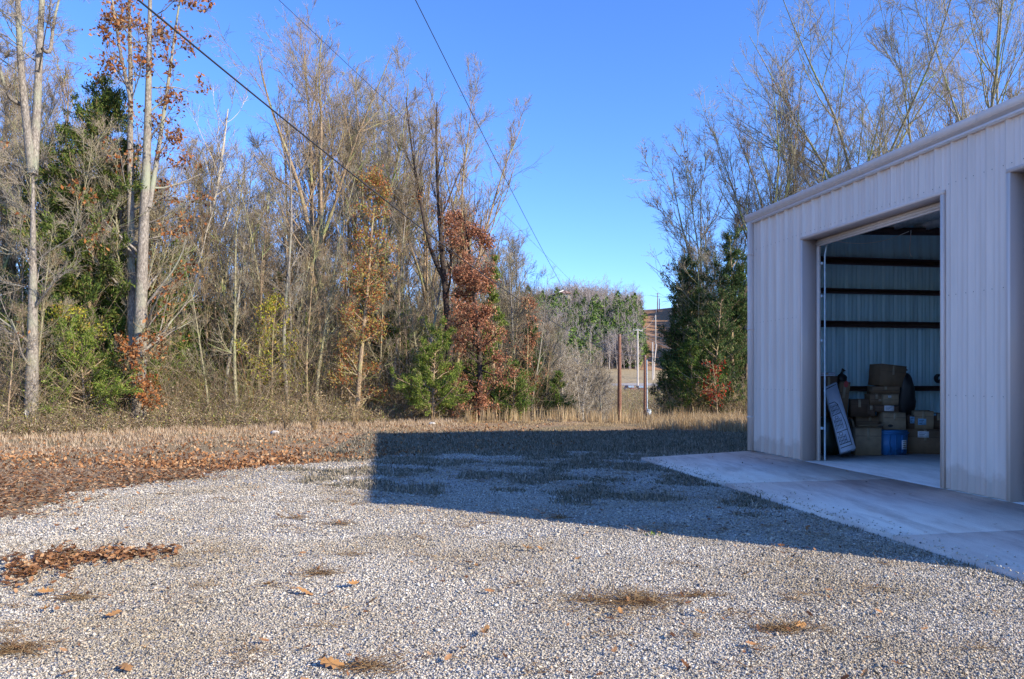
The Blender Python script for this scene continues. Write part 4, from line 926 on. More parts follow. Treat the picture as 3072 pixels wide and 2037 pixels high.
# vine-hung tangles: taller thickets between the trunks, sub-sets one can tell apart only as a mass
N = 380; xs = rng.uniform(-18, 2.0, N); ys = treeline(xs)+rng.uniform(.8, 6, N)
brush('vine_thicket', xs, ys, rng.uniform(1.8, 4.6, N), rng, M['brush'], 'tall thin tangle of vines and stems between the trunks of the left wood', 'thicket', stems=6, twigs=9, leafn=34, r=.005, lsz=.055)

# ------------------------------------------------------------------ far wood on the ridge
def far_wood():
    rng = R_(900); g = G()
    N = 4000; y = rng.uniform(203, 322, N); r = np.where(rng.uniform(size=N) < .72, rng.uniform(.01, .27, N), rng.uniform(-.36, .5, N)); x = r*y
    c = .2035*y; wd = .022*y+1.5; keep = np.abs(x-c) > wd; x, y = x[keep], y[keep]
    extra_y = rng.uniform(203, 306, 130); sgn = np.where(rng.uniform(size=130) < .55, -1, 1); x = np.r_[x, .2035*extra_y+sgn*(.022*extra_y+rng.uniform(1, 5, 130))]; y = np.r_[y, extra_y]
    N = len(x); z = height(x, y); H = rng.uniform(3.5, 9.5, N)+4*(rng.uniform(size=N) < .15)
    isced = (rng.uniform(size=N) < .48+.42*np.sin(x*.11+1)*np.sin(y*.07)) & (y < 296)
    # leafless: trunk, limbs and a haze of twigs
    b = ~isced; xb, yb, zb, Hb = x[b], y[b], z[b], H[b]; n = len(xb)
    P0 = np.stack([xb, yb, zb-.3], 1); T = grow(rng, P0, np.tile([0, 0, 1.], (n, 1)), Hb*.92, 5, .1, .06); RT = np.linspace(.16, .03, 6)[None]*np.ones((n, 1)); g.tubes(T, RT, 4)
    C, rc = sprout(rng, T, RT, 12, .2, .95, .8, .2, .55, .10, .15, 3, .5); g.tubes(C, np.maximum(rc, .03), 3)
    C2, r2 = sprout(rng, C, np.maximum(rc, .03), 5, .2, 1, .7, .2, .55, .06, .2, 2, .5, .5); g.tubes(C2, np.maximum(r2, .018), 3)
    o = put('far_bare_wood', g, M['far_twig']); tag(o, 'grey leafless wood covering the far ridge', 'far wood', kind='stuff')
    g = G(); xb, yb, zb, Hb = x[isced], y[isced], z[isced], H[isced]*rng.uniform(.55, 1.0, isced.sum()); n = len(xb); K = 300
    t = rng.uniform(0, 1, (n, K))**1.25; az = rng.uniform(0, 2*PI, (n, K)); rad = (1-t)**.8*Hb[:, None]*.38*rng.uniform(.55, 1.15, (n, K))+.1
    lump = 1+.3*np.sin(az*3+Hb[:, None]*9+t*9)
    C = np.stack([xb[:, None]+rad*lump*np.cos(az), yb[:, None]+rad*lump*np.sin(az), zb[:, None]+t*Hb[:, None]*1.0+.2], -1).reshape(-1, 3)
    g.leaves(C, .95, .42, rng, -.6); o = put('far_cedar_wood', g, M['far_cedar']); tag(o, 'green cedars scattered through the wood on the far ridge', 'far cedars', kind='stuff')
far_wood()

# ------------------------------------------------------------------ utility poles and wires
def pole(px, D, ytop, r, mat, label, arm=0, lean=0, name='utility_pole', pins=True, group=None, armrot=0.0):
    X_ = XP(px, D); z0 = hz(X_, D); zt = ZP(ytop, D); o = tag(empty(name, (X_, D, z0)), label, 'utility pole', group)
    g = G(); H = zt-z0; g.tubes(np.array([[(0, 0, -.4), (lean*.3, 0, H*.5), (lean, 0, H), (lean, 0, H+.04)]]), np.array([[r*1.15, r, r*.82, r*.4]]), 10); put('pole', g, mat, o, True)
    if arm:
        g = G(); Mx = Matrix.Translation((lean, -r, H-.35))@Matrix.Rotation(armrot, 4, 'Z'); g.box((-arm/2, -.06, -.06), (arm/2, .06, .06), M4=Mx); 
        c_ = put('crossarm', g, mat, o)
        g = G()
        for k in (-.48, -.16, .2, .48):
            q_ = Mx@Vector((arm*k, 0, .06)); g.tubes(np.array([[tuple(q_), tuple(q_+Vector((0, 0, .12))), tuple(q_+Vector((0, 0, .2)))]]), np.array([[.03, .06, .03]]), 6)
        put('insulator', g, M['galv'], c_)
    else:
        g = G(); g.tubes(np.array([[(lean, -r, H-.2), (lean, -r-.10, H-.15), (lean, -r-.1, H)]]), np.array([[.02, .03, .045]]), 6); put('insulator', g, M['galv'], o)
    return o, np.array([X_+lean, D, zt])
pA, tA = pole(619.5, 60, 334.5, .165, M['pole_brown'], 'thick reddish-brown utility pole, nearest of the poles', pins=True)
pB, tB = pole(645, 74, 355.5, .15, M['pole_brown'], 'short wooden pole with a grey conduit, right of the thick brown pole')
g = G(); g.tubes(np.array([[(.2, -.1, 0), (.2, -.1, 2.5), (.18, -.1, 5.0), (.16, -.1, 7.2)]]), np.full((1, 4), .055), 6); put('conduit', g, M['galv'], pB, True)
g = G(); g.box((.13, -.45, 1.3), (.55, -.15, 2.1)); g.prism([(.10, 2.1), (.58, 2.1), (.58, 2.14), (.34, 2.2), (.10, 2.14)], (0, -.48, 0), (0, -.13, 0), (1, 0, 0), (0, 0, 1)); put('meter_box', g, M['galv'], pB)
pC, tC = pole(637.7, 168, 329, .19, M['pole_pale'], 'pale pole with a crossarm carrying many wires, beyond the field', arm=2.6, armrot=.5)
pD, tD = pole(652.6, 182, 342, .16, M['pole_pale'], 'left one of two pale poles standing together at the foot of the cleared strip')
pE, tE = pole(653.6, 184, 344, .16, M['pole_pale'], 'right, tilted one of two pale poles at the foot of the cleared strip', lean=.7)
pF, tF = pole(655.6, 235, 315, .17, M['pole_pale'], 'single pale pole half way up the cleared strip')
pG, tG = pole(657.6, 296, 293, .2, M['pole_brown'], 'tallest dark pole on the skyline at the top of the cleared strip', arm=1.6)
pH, tH = pole(659.4, 303, 298.5, .18, M['pole_brown'], 'shorter dark pole on the skyline, right of the tallest one')
def wire(a, b, sag, r, mat, label, name='power_line', group=None):
    a = np.array(a, float); b = np.array(b, float); t = np.linspace(0, 1, 60)[:, None]; P = a+(b-a)*t; P[:, 2] -= (4*sag*t*(1-t))[:, 0]
    org = P[0].copy(); g = G(); g.tubes((P-org)[None], np.full((1, 60), r), 5); o = put(name, g, mat, smooth=True); o.location = tuple(org); return tag(o, label, 'power line', group)
def wpt(px, py, D): return (XP(px, D), D, ZP(py, D))
# heavy service cable sagging to the short pole; two thin lines overhead
def through(px0, py0, D0, end, px1, py1):
    """Sag that makes a wire from (px0,py0) at D0 to 'end' pass through pixel (px1,py1)."""
    a = np.array(wpt(px0, py0, D0)); b = np.array(end)
    lo, hi = 0.0, 1.0
    f = lambda t: CX+FPX*(a[0]+(b[0]-a[0])*t)/(a[1]+(b[1]-a[1])*t)-px1
    for _ in range(50):
        m_ = (lo+hi)/2
        if f(lo)*f(m_) <= 0: hi = m_
        else: lo = m_
    t = lo; D = a[1]+(b[1]-a[1])*t; zl = a[2]+(b[2]-a[2])*t
    return a, b, (zl-ZP(py1, D))/(4*t*(1-t))
def long_wire(px0, py0, D0, end, px1, py1, r, mat, label):
    a, b, sag = through(px0, py0, D0, end, px1, py1)
    d = (a-b); t = np.linspace(-.35, 1, 90)[:, None]; P = a+(b-a)*t; P[:, 2] -= (4*sag*t*(1-t))[:, 0]
    org = P[0].copy(); g = G(); g.tubes((P-org)[None], np.full((1, 90), r), 5); o = put('power_line', g, mat, smooth=True); o.location = tuple(org); tag(o, label, 'power line')
long_wire(138.5, 0, 11, tB, 380, 196, .017, M['wire'], 'thick black service cable sagging from the top left to the short pole')
long_wire(279, 0, 13, tA, 345, 62, .0055, M['wire'], 'thin wire at the upper left crossing the tallest bare crowns')
long_wire(415.5, 0, 16, tG, 506, 180, .010, M['wire'], 'thin wire crossing the open sky down towards the ridge')
for k, dz in enumerate((0, -.2, -.9, -1.6)):
    e = wpt(720, 347+[0, 4, 16, 22][k], 150); wire(tC+np.array([.3*k-.4, 0, dz]), e, .8, .022, M['wire_pale'], ['highest', 'second highest', 'third', 'lowest'][k]+' pale wire running right from the crossarm pole', group='wires right of the crossarm pole')
for k, dz in enumerate((0, -.3)):
    wire(tC+np.array([-.3*k, 0, dz]), wpt(540, 352+8*k, 190), 1.2, .02, M['wire_pale'], ['upper', 'lower'][k]+' pale wire running left from the crossarm pole', group='wires left of the crossarm pole')
wire(tC, tF, 1.5, .02, M['wire_pale'], 'faint wire from the crossarm pole up the cleared strip'); wire(tF, tG, 1.5, .02, M['wire_pale'], 'faint wire from the single pole up to the skyline pole')

# ------------------------------------------------------------------ parked cars, shed and house far away
def car(px, D, mat, label, rz):
    X_ = XP(px, D); o = tag(empty('parked_car', (X_, D, hz(X_, D)+.05), rz), label, 'car', 'cars parked in the far field')
    g = G(); side = [(-2.1, .35), (-2.15, .75), (-1.9, .9), (-1.1, .98), (1.3, 1.0), (2.05, .85), (2.15, .5), (2.1, .3)]
    g.prism(side, (-.85, 0, 0), (.85, 0, 0), (0, 1, 0), (0, 0, 1)); put('body', g, mat, o)
    g = G(); g.prism([(-1.45, .95), (-.7, 1.42), (.6, 1.45), (1.4, .98)], (-.7, 0, 0), (.7, 0, 0), (0, 1, 0), (0, 0, 1)); put('cabin', g, mat, o)
    g = G(); g.add([(-.6, -1.42, 1.02), (.6, -1.42, 1.02), (.55, -.78, 1.40), (-.55, -.78, 1.40)], [(0, 1, 2, 3)]); g.v = [v+np.array([0, -.02, .012]) for v in g.v]; put('rear_window', g, M['glass'], o)
    for sx in (-.8, .8):
        for sy in (-1.35, 1.3):
            g = G(); a_ = np.arange(14)*2*PI/14; g.prism([(sy+.33*math.cos(t), .33+.33*math.sin(t)) for t in a_], (sx-.1, 0, 0), (sx+.1, 0, 0), (0, 1, 0), (0, 0, 1)); put('wheel', g, M['tyre'], o)
    return o
car(629.5, 146, M['car_red'], 'dark red car in the far field, left one of the pair', .15); car(640.5, 147, M['car_red'], 'dark car in the far field just left of the short pole', .05)
X_ = XP(667, 150); o = tag(empty('garden_shed', (X_, 150, hz(X_, 150))), 'dark shed half hidden by the dark cedars beside the far field', 'shed')
g = G(); g.box((-1.7, -1.6, -.3), (1.7, 1.6, 1.9)); put('wall', g, M['shed_wall'], o); g = G(); g.prism([(-1.9, 1.9), (1.9, 1.9), (0, 2.5)], (0, -1.8, 0), (0, 1.8, 0), (1, 0, 0), (0, 0, 1)); put('roof', g, M['shed_roof'], o)
g = G(); g.box((-.5, -1.66, -.2), (.5, -1.6, 1.6)); put('door', g, M['steel_dark'], o)
X_ = XP(563, 292); zz = hz(X_, 292); o = tag(empty('ridge_house', (X_, 292, zz)), 'house with a low brown roof and white gable showing on the far ridge', 'house')
zr = ZP(291, 292)-zz
g = G(); g.box((-3, -3, -1), (3, 5, zr-1.2)); put('wall', g, M['house_wall'], o)
g = G(); g.prism([(-3.6, zr-1.3), (0, zr), (3.6, zr-1.3)], (0, -3.6, 0), (0, 5, 0), (1, 0, 0), (0, 0, 1)); rf = put('roof', g, M['shed_roof'], o)
g = G(); g.prism([(-3.7, zr-1.4), (0, zr-.02), (0, zr-.35), (-3.6, zr-1.7)], (0, -3.75, 0), (0, -3.62, 0), (1, 0, 0), (0, 0, 1)); put('gable_trim', g, M['white_paint'], rf)
for k in (-2.2, .6): g = G(); g.box((k, -3.08, zr-3.4), (k+1.2, -3.0, zr-2.2)); put('window', g, M['glass'], o)

# ------------------------------------------------------------------ grass, weeds, litter, stones
def blades(name, xs, ys, L, rng, mat, label, cat, wd=.006, lean=.35, kind='stuff', dz=0):
    N = len(xs); z = height(xs, ys)-.02+dz; a = rng.uniform(0, 2*PI, N); d = np.stack([np.cos(a), np.sin(a), 0*a], 1); side = np.stack([-np.sin(a), np.cos(a), 0*a], 1)
    B = np.stack([xs, ys, z], 1); l = (rng.uniform(.1, 1, N)*lean*L)[:, None]; Lz = L[:, None]*np.array([0, 0, 1.]); w_ = side*wd*rng.uniform(.6, 1.4, N)[:, None]
    V = np.stack([B-w_, B+w_, B+d*l*.35+Lz*.6-w_*.8, B+d*l*.35+Lz*.6+w_*.8, B+d*l+Lz*.97], 1).reshape(-1, 3); i = np.arange(N)[:, None]*5
    g = G(); g.add(V, i+np.array([[0, 1, 3, 2]]), i+np.array([[2, 3, 4]])); o = put(name, g, mat); return tag(o, label, cat, kind=kind)
def clumpy(rng, N, fx, fy, n_c, spread):
    cx, cy = fx(n_c), fy(n_c); i = rng.integers(0, n_c, N); return cx[i]+rng.normal(size=N)*spread, cy[i]+rng.normal(size=N)*spread
rng = R_(700)
N = 76000; x = rng.uniform(-9, 12, N); y = rng.uniform(20.5, 29.5, N)+np.clip(x-6, 0, 5)*0
ok = y < treeline(x)+1.0; x, y = x[ok], y[ok]; L = rng.uniform(.02, .11, len(x))*np.clip(.5+(y-20)*.12, .4, 1.5)*(.7+.5*np.sin(x*1.9+y)*np.sin(y*2.3-x*.7))
blades('dry_grass', x, y, L, rng, M['dry_grass'], 'short tan dry grass across the far edge of the yard', 'grass', wd=.006, lean=1.1)
N = 130000; x = rng.uniform(-16, -1, N); y = rng.uniform(9, 27, N); ok = (x < gravel_left(np.clip(y, -6, 15.9))-.15*rng.uniform(0, 4, N)) & (y < treeline(x)+1) ; x, y = x[ok], y[ok]
dist = treeline(x)-y; x = x+rng.normal(size=len(x))*.05; cl_ = np.sin(x*2.7+y*1.1)*np.sin(y*3.1-x*1.7)+.6*np.sin(x*7+y*5); k_ = cl_+rng.normal(size=len(x))*.7 > -.3; x, y, dist = x[k_], y[k_], dist[k_]; L = rng.uniform(.03, .20, len(x))*np.clip(1.4-dist*.13, .3, 1.5); blades('dry_grass', x, y, L, rng, M['straw_pale'], 'thin brown dry grass among the fallen leaves at the left', 'grass', wd=.005, lean=1.2)
# taller stalks
x, y = clumpy(rng, 2600, lambda n: rng.uniform(-3, 11.5, n), lambda n: rng.uniform(25.8, 29, n), 130, .10); L = rng.uniform(.2, .75, len(x)); blades('tall_dry_grass', x, y, L, rng, M['dry_grass'], 'tall straw-coloured stalks standing along the drop beyond the yard', 'grass', wd=.007, lean=.25)
x, y = clumpy(rng, 9000, lambda n: rng.uniform(4.5, 8.6, n), lambda n: rng.uniform(21.5, 27, n), 120, .2); L = rng.uniform(.15, .5, len(x)); blades('tall_dry_grass', x, y, L, rng, M['dry_grass'], 'thick tan grass left of the corner of the building', 'grass', wd=.006, lean=.8)
for (px, D, H_, lab) in ((286, 22.5, 1.0, 'forked straw-coloured weed stalk, left of the pair in front of the left wood'), (314, 21.8, 1.15, 'tall fanned straw-coloured weed stalk, right of the pair in front of the left wood'), (355, 23.5, 1.05, 'upright tan stalk nearest the tip of the building shadow')):
    X_ = XP(px, D); r2 = R_(int(px)); n = 26; a = r2.uniform(0, 6.28, n); P = grow(r2, r2.normal(size=(n, 3))*[.04, .04, 0], np.stack([np.cos(a)*.28, np.sin(a)*.2, np.ones(n)], 1), r2.uniform(.5, 1.05, n)*H_, 5, -.03, .07)
    g = G(); g.tubes(P, np.linspace(.009, .003, 6)[None].repeat(n, 0), 3); o = tag(empty('weed_stalk', (X_, D, hz(X_, D))), lab, 'weed'); put('stem', g, M['dry_grass'], o)
    g = G(); g.leaves(P[:, -1].repeat(7, 0)+r2.normal(size=(n*7, 3))*.03, .09, .02, r2, -.3); put('seed_head', g, M['dry_grass'], o)
# shaded weeds in the gravel
def patch_field(N, rng, x0, x1, y0, y1, thr):
    x = rng.uniform(x0, x1, N); y = rng.uniform(y0, y1, N)
    f = np.sin(x*2.1+np.sin(y*1.7)*1.3)+np.sin(y*3.7+x*.9+1.3)+.7*np.sin(x*5.3-y*2.2)+.6*np.sin(y*7.9+x*3.1)+rng.normal(size=N)*.25
    ok = f > thr(x, y); return x[ok], y[ok]
slab_d = lambda x, y: (8.028-(x+.1806*y))*.984        # distance from the wall line
far_edge = lambda x, y: (x-5.2)*.1778-(y-15.66)*.984 < np.interp(slab_d(x, y), [0, 2.82], [-.12, .73])      # beyond the slab's far edge
thr = lambda x, y: np.interp(y, [8.5, 10.5, 13, 15.2, 16.2, 22], [1.2, .5, .2, -.2, -1.9, -3])-.8*np.exp(-((slab_d(x, y)-3.2)/.6)**2)
x, y = patch_field(330000, rng, -4.2, 8, 8.5, 22, thr); ok = ((slab_d(x, y) > 2.9) | far_edge(x, y)) & (y > 9.7-.55*x-.3); ok &= (y < 21.8)
x, y = x[ok], y[ok]; L = rng.uniform(.015, .06, len(x))*np.where(rng.uniform(size=len(x)) < .12, 2.0, 1); blades('weeds', x, y, L, rng, M['weed'], 'low dull green-brown weeds in the shaded gravel and beyond', 'weeds', wd=.009, lean=.9, dz=.015)
n_c = 46; t_ = rng.uniform(.9, 11, n_c); dd = 2.86+rng.exponential(.10, n_c); cxy = np.array([bp(a, -b, 0)[:2] for a, b in zip(t_, dd)])
i = rng.integers(0, n_c, 3000); x = cxy[i, 0]+rng.normal(size=3000)*.09; y = cxy[i, 1]+rng.normal(size=3000)*.09
ok = slab_d(x, y) > 2.84; x, y = x[ok], y[ok]; blades('weeds', x, y, rng.uniform(.015, .08, len(x)), rng, M['weed'], 'tufts of weeds along the outer edge of the concrete apron', 'weeds', wd=.005, lean=.7)

# oak leaf outline, curled
LOBE = np.array([(0, -.5), (.05, -.32), (.17, -.30), (.10, -.16), (.27, -.08), (.13, .05), (.26, .18), (.12, .24), (.15, .38), (0, .5), (-.15, .38), (-.12, .24), (-.26, .18), (-.13, .05), (-.27, -.08), (-.10, -.16), (-.17, -.30), (-.05, -.32)])
def oak_leaves(g, C, size, rng, lift=.3, curl=.5):
    N = len(C); n = len(LOBE)
    a = rng.uniform(0, 2*PI, N); tilt = rng.normal(size=(N, 2))*lift; cu = rng.uniform(-.2, 1, N)*curl
    ex = np.stack([np.cos(a), np.sin(a), tilt[:, 0]], 1); ey = np.stack([-np.sin(a), np.cos(a), tilt[:, 1]], 1); ex = unit(ex); ey = unit(ey); ez = np.cross(ex, ey)
    sz = size*rng.uniform(.65, 1.2, N); P = np.vstack([[(0, 0)], LOBE]); h_ = (P[:, 0]**2*3.0+P[:, 1]**2*1.0)
    V = C[:, None]+sz[:, None, None]*(P[None, :, :1]*ex[:, None]+P[None, :, 1:]*ey[:, None]+(h_[None, :, None]*cu[:, None, None]+rng.normal(size=(N, n+1, 1))*.02)*ez[:, None])
    i = np.arange(N)[:, None, None]*(n+1); k = np.arange(n)
    T = np.stack([0*k, k+1, (k+1) % n+1], -1)[None]+i; g.add(V.reshape(-1, 3), None, T.reshape(-1, 3))
rng = R_(720); g = G()
# leaf litter band on the left, thick at the gravel edge
N = 105000; x = rng.uniform(-17, 1.5, N); y = rng.uniform(5, 27, N); gl_ = gravel_left(np.clip(y, -6, 15.9)); d = gl_-x
dens = np.where(y < 15.9, np.interp(d, [-.9, -.25, 0, 1.6, 4, 9], [0, .18, .85, .62, .36, .22]), np.interp(x, [-9, -3.5, 1.5], [.12, .25, .04])*np.interp(y, [15.9, 21, 27], [1, .8, .4]))
dens = dens*(.72+.45*np.sin(x*1.7+y*2.3)*np.sin(y*1.1-x*.8)); ok = (rng.uniform(size=N) < dens) & (y < treeline(x)+1.5); x, y = x[ok], y[ok]
x2 = rng.uniform(-13, -4.5, 24000); y2 = rng.uniform(6, 14.5, 24000); d2 = gravel_left(y2)-x2; k2 = rng.uniform(size=24000) < np.interp(d2, [-.7, -.2, .3, 1.2, 3, 6], [0, .12, .5, .35, .2, .1]); x = np.r_[x, x2[k2]]; y = np.r_[y, y2[k2]]
nearm = y < 13
C = np.stack([x, y, height(x, y)+rng.uniform(.01, .05, len(x))], 1)
oak_leaves(g, C[nearm], .078, rng, .3, .6); g.leaves(C[~nearm], .08, .05, rng, 0)
# scattered single leaves and the drift on the gravel
N = 1100; y = 3.6+11*rng.uniform(0, 1, N)**1.2; x = rng.uniform(-.72, .75, N)*y; ok = (x > gravel_left(y)) & (slab_d(x, y) > 3.0); C = np.stack([x[ok], y[ok], np.full(ok.sum(), -.012)], 1); oak_leaves(g, C[:260], .07, rng, .25, .8); oak_leaves(g, C[260:], .03, rng, .3, .8)
N = 950; u = rng.beta(1.1, 1.5, N); px = 4+u*178; py = 562-u*12+rng.normal(size=N)*(6.5-4.2*u)*(1+.5*np.sin(u*23))+np.where(u < .18, 9, 0); D = FPX*1.62/(py-HY); x = XP(px, D); C = np.stack([x, D, -.03+rng.uniform(0, .03, N)], 1); oak_leaves(g, C, .075, rng, .4, .9)
N = 420; x = rng.uniform(-3.5, 6.5, N); y = rng.uniform(20.6, 22.6, N); C = np.stack([x, y, height(x, y)+.02], 1); oak_leaves(g, C, .11, rng, .5, .8)
C = np.array([[*bp(a, -b, 0)[:2], .012] for a, b in zip(rng.uniform(.8, 9.5, 34), rng.uniform(.05, 2.7, 34))]); oak_leaves(g, C, .05, rng, .25, .8)
tag(put('fallen_leaves', g, M['litter']), 'brown fallen oak leaves covering the left verge and strewn over the gravel', 'leaves', kind='stuff')

# single leaves lying near the camera
NL = [(331, 667, .17, 'large golden-brown oak leaf lying at the bottom edge of the picture'), (485, 636, .11, 'pale upright curled leaf on the gravel below the picture centre'), (578, 561, .11, 'dark orange leaf lying alone right of the paired leaves on the gravel'),
      (527, 551, .13, 'golden folded leaf, left of a touching pair on the gravel'), (541, 552, .12, 'tan flat leaf, right of a touching pair on the gravel'), (478, 569, .13, 'narrow brown leaf pointing right, left of the lone dark orange leaf'),
      (268, 587, .12, 'brown leaf left of the fanned leaf pair on the mid-left gravel'), (305, 594, .13, 'crumpled tan leaf right of the brown one on the mid-left gravel'), (353, 587, .13, 'dark crumpled leaf nearest the middle of the left gravel'),
      (47, 595, .13, 'standing orange leaf just below the drift of leaves'), (46, 612, .12, 'tan folded leaf under the standing orange leaf at the left'), (113, 617, .13, 'golden leaf right of the tan folded leaf at lower left'),
      (126, 670, .15, 'flat brown leaf at the bottom left edge of the picture'), (620, 616, .12, 'orange leaf below the big clump of dead grass'), (700, 616, .13, 'golden leaf at the right tip of the dead grass clump'), (800, 628, .13, 'golden leaf on the right-hand tuft of dead grass'),
      (746, 577, .12, 'brown leaf high on the right gravel above the dead grass'), (862, 572, .11, 'tan leaf furthest right on the sunlit gravel'), (372, 603, .10, 'small brown leaf below the dark crumpled leaf'), (730, 612, .09, 'small orange leaf right of the dead grass clump')]
for i, (px, py, sz, lab) in enumerate(NL):
    D = FPX*1.635/(py-HY); X_ = XP(px, D); g = G(); r2 = R_(40+i); oak_leaves(g, np.array([[0, 0, sz*.13]]), sz, r2, .28, 1.15)
    o = tag(empty('oak_leaf', (X_, D, -.028)), lab, 'leaf', 'large fallen leaves on the near gravel'); put('blade', g, M['leaf_near'], o)
    g = G(); a = r2.uniform(0, 6.28); g.tubes(np.array([[(0, 0, sz*.1), (sz*.3*math.cos(a), sz*.3*math.sin(a), sz*.16), (sz*.62*math.cos(a), sz*.62*math.sin(a), sz*.1)]]), np.full((1, 3), .0016), 4); put('stalk', g, M['straw'], o)
# clumps of dead grass on the gravel
def dead_clump(px, py, w_, d_, n, label):
    D = FPX*1.62/(py-HY); X_ = XP(px, D); r2 = R_(int(px*3+py)); g = G(); n = int(n*.6); P0 = r2.normal(size=(n, 3))*[w_, d_, 0]*r2.uniform(.3, 1.3, (n, 1))+[0, 0, .008]; a = r2.uniform(0, 6.28, n)
    P = grow(r2, P0, np.stack([np.cos(a)*1.6, np.sin(a)*.7, r2.uniform(.0, .9, n)], 1), r2.uniform(.04, .2, n), 3, -.12, .25); P[:, :, 2] = np.maximum(P[:, :, 2], .003); g.tubes(P, np.linspace(.0021, .001, 4)[None].repeat(n, 0), 3)
    o = tag(empty('dead_grass_clump', (X_, D, -.034)), label, 'dead grass'); tag(put('stems', g, M['straw'], o), kind='stuff')
    g = G(); oak_leaves(g, r2.normal(size=(max(3, n//60), 3))*[w_, d_, 0]+[0, 0, .03], .06, r2, .4, .8); tag(put('caught_leaves', g, M['litter'], o), kind='stuff')
dead_clump(637, 600, .17, .10, 620, 'widest clump of dead brown grass on the near gravel'); dead_clump(785, 627, .12, .05, 230, 'tuft of dead grass right of the widest clump')
dead_clump(592, 599, .06, .03, 70, 'thin dead tuft left of the widest clump'); dead_clump(697, 594, .12, .03, 120, 'flat straw wisp just above and right of the widest clump')
dead_clump(322, 572, .10, .05, 130, 'faint dead tuft in the middle of the left gravel'); dead_clump(75, 597, .10, .05, 150, 'dark dead tuft under the drift of leaves'); dead_clump(12, 648, .12, .08, 330, 'brown dead tuft at the lower left edge')
dead_clump(368, 664, .10, .04, 190, 'dead tuft at the bottom edge right of the large golden leaf'); dead_clump(295, 517, .10, .05, 90, 'dead tuft in the upper left part of the sunlit gravel'); dead_clump(338, 523, .12, .05, 110, 'dead tuft right of the one in the upper left gravel')
dead_clump(560, 517, .10, .05, 120, 'pale dead tuft on the edge of the building shadow')
# little wisps of dead grass all over the yard
r2 = R_(91); g = G(); nC = 150; cy = 3.8+11*r2.uniform(0, 1, nC)**1.1; cx = r2.uniform(-.72, .72, nC)*cy; ok = (cx > gravel_left(cy)+.2) & (slab_d(cx, cy) > 3.0); cx, cy = cx[ok], cy[ok]; nC = len(cx); k = 26
sp = r2.uniform(.03, .11, nC).repeat(k); P0 = np.stack([cx.repeat(k)+r2.normal(size=nC*k)*sp*1.5, cy.repeat(k)+r2.normal(size=nC*k)*sp*.7, np.full(nC*k, -.026)], 1); a = r2.uniform(0, 6.28, nC*k)
P = grow(r2, P0, np.stack([np.cos(a)*1.5, np.sin(a)*.8, r2.uniform(0, .8, nC*k)], 1), r2.uniform(.03, .12, nC*k), 3, -.1, .25); P[:, :, 2] = np.maximum(P[:, :, 2], -.032); g.tubes(P, np.linspace(.0019, .0009, 4)[None].repeat(nC*k, 0), 3)
tag(put('dead_grass_wisps', g, M['straw']), 'small wisps of dead grass scattered over the gravel', 'dead grass', kind='stuff')
# pale rocks in the verge and one small green sprout
for i, (px, D, s_, lab) in enumerate(((275, 21.0, .10, 'white rock lying in the dead grass before the left wood'), (666, 25.5, .10, 'small white rock in the tan grass near the building'), (432, 24.5, .09, 'pale flat rock in the tan grass left of centre'))):
    X_ = XP(px, D); r2 = R_(i+3); bm_v = unit(r2.normal(size=(60, 3))); 
    nu, nv = 10, 6; V = []
    for j in range(nv+1):
        for k in range(nu):
            t = PI*j/nv; a = 2*PI*k/nu; rr_ = s_*(1+r2.uniform(-.14, .14)); V.append((1.4*rr_*math.sin(t)*math.cos(a), rr_*math.sin(t)*math.sin(a), .6*rr_*math.cos(t)+.04))
    g = G(); g.add(V, [(j*nu+k, (j+1)*nu+k, (j+1)*nu+(k+1) % nu, j*nu+(k+1) % nu) for j in range(nv) for k in range(nu)]); o = put('pale_rock', g, M['limestone']); o.location = (X_, D, hz(X_, D)); tag(o, lab, 'rock')
D = FPX*1.63/(535-HY); g = G(); g.leaves(np.zeros((14, 3))+[0, 0, .02]+R_(1).normal(size=(14, 3))*[.03, .02, .008], .05, .02, R_(2), -.5); o = put('green_sprout', g, M['cedar_bright']); o.location = (XP(653, D), D, -.035); tag(o, 'single tiny bright green sprout in the gravel near the shadow edge', 'sprout')

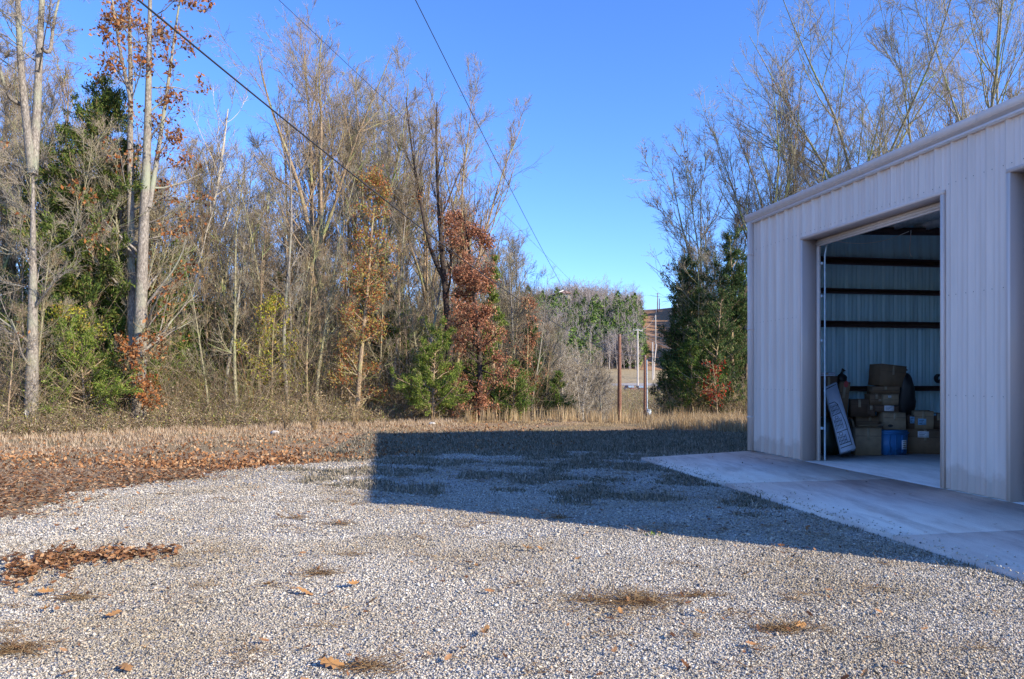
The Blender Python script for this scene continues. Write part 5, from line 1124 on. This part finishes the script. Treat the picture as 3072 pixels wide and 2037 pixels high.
# loose stones: every one a small faceted pebble
def stones(rng, y0, y1, dens, size):
    A = .76*(y1*y1-y0*y0)+2.6*(y1-y0); N = int(A*dens); y = rng.uniform(y0, y1, N); x = rng.uniform(-1, 1, N)*(.76*y1+1.3); kk = np.abs(x) < .76*y+1.3; x, y = x[kk], y[kk]; N = len(x)
    ok = (x > gravel_left(y)-.1) & ((slab_d(x, y) > 2.83) | far_edge(x, y)); x, y = x[ok], y[ok]; N = len(x)
    s_ = size*np.exp(rng.normal(size=N)*.32); V0 = np.array([(1, 0, 0), (-1, 0, 0), (0, 1, 0), (0, -1, 0), (0, 0, 1), (0, 0, -1)], float)
    V = V0[None]*rng.uniform(.55, 1.15, (N, 6, 1))+rng.normal(size=(N, 6, 3))*.22; V *= rng.uniform(.6, 1.2, (N, 1, 3))*[1, 1, .7]
    a = rng.uniform(0, 6.28, N); ca, sa = np.cos(a)[:, None], np.sin(a)[:, None]; V = np.stack([V[..., 0]*ca-V[..., 1]*sa, V[..., 0]*sa+V[..., 1]*ca, V[..., 2]], -1)
    V = V*s_[:, None, None]+np.stack([x, y, -.044+s_*rng.uniform(.1, .7, N)], 1)[:, None]
    F = np.array([(0, 2, 4), (2, 1, 4), (1, 3, 4), (3, 0, 4), (2, 0, 5), (1, 2, 5), (3, 1, 5), (0, 3, 5)]); return V.reshape(-1, 3), (np.arange(N)[:, None, None]*6+F[None]).reshape(-1, 3)
rng = R_(800); g = G()
for y0, y1, dn, sz in ((3.3, 5.0, 10500, .0064), (5.0, 7.5, 6800, .0074), (7.5, 11, 3000, .0092), (11, 16, 950, .0125)):
    V, T = stones(rng, y0, y1, dn, sz); g.add(V, None, T)
ss = rng.uniform(.7, 11, 700); dd = 2.82-rng.exponential(.13, 700); k0 = dd > .2; P0 = np.array([bp(a, -b, 0) for a, b in zip(ss[k0], dd[k0])])      # stones kicked onto the slab
V0 = np.array([(1, 0, 0), (-1, 0, 0), (0, 1, 0), (0, -1, 0), (0, 0, 1), (0, 0, -1)], float); n0 = len(P0); z_ = rng.uniform(.005, .013, n0)
V = V0[None]*rng.uniform(.6, 1.2, (n0, 6, 1))*z_[:, None, None]+P0[:, None]+np.array([0, 0, 1])*(z_[:, None, None]*.6); F = np.array([(0, 2, 4), (2, 1, 4), (1, 3, 4), (3, 0, 4), (2, 0, 5), (1, 2, 5), (3, 1, 5), (0, 3, 5)])
g.add(V.reshape(-1, 3), None, (np.arange(n0)[:, None, None]*6+F[None]).reshape(-1, 3))
tag(put('gravel', g, M['stone']), 'loose pale crushed stone covering the whole yard', 'gravel', kind='stuff')
for o in bpy.data.objects:
    if o.parent is None and o.name.split('.')[0] in ('ground', 'floor'): o['kind'] = 'structure'
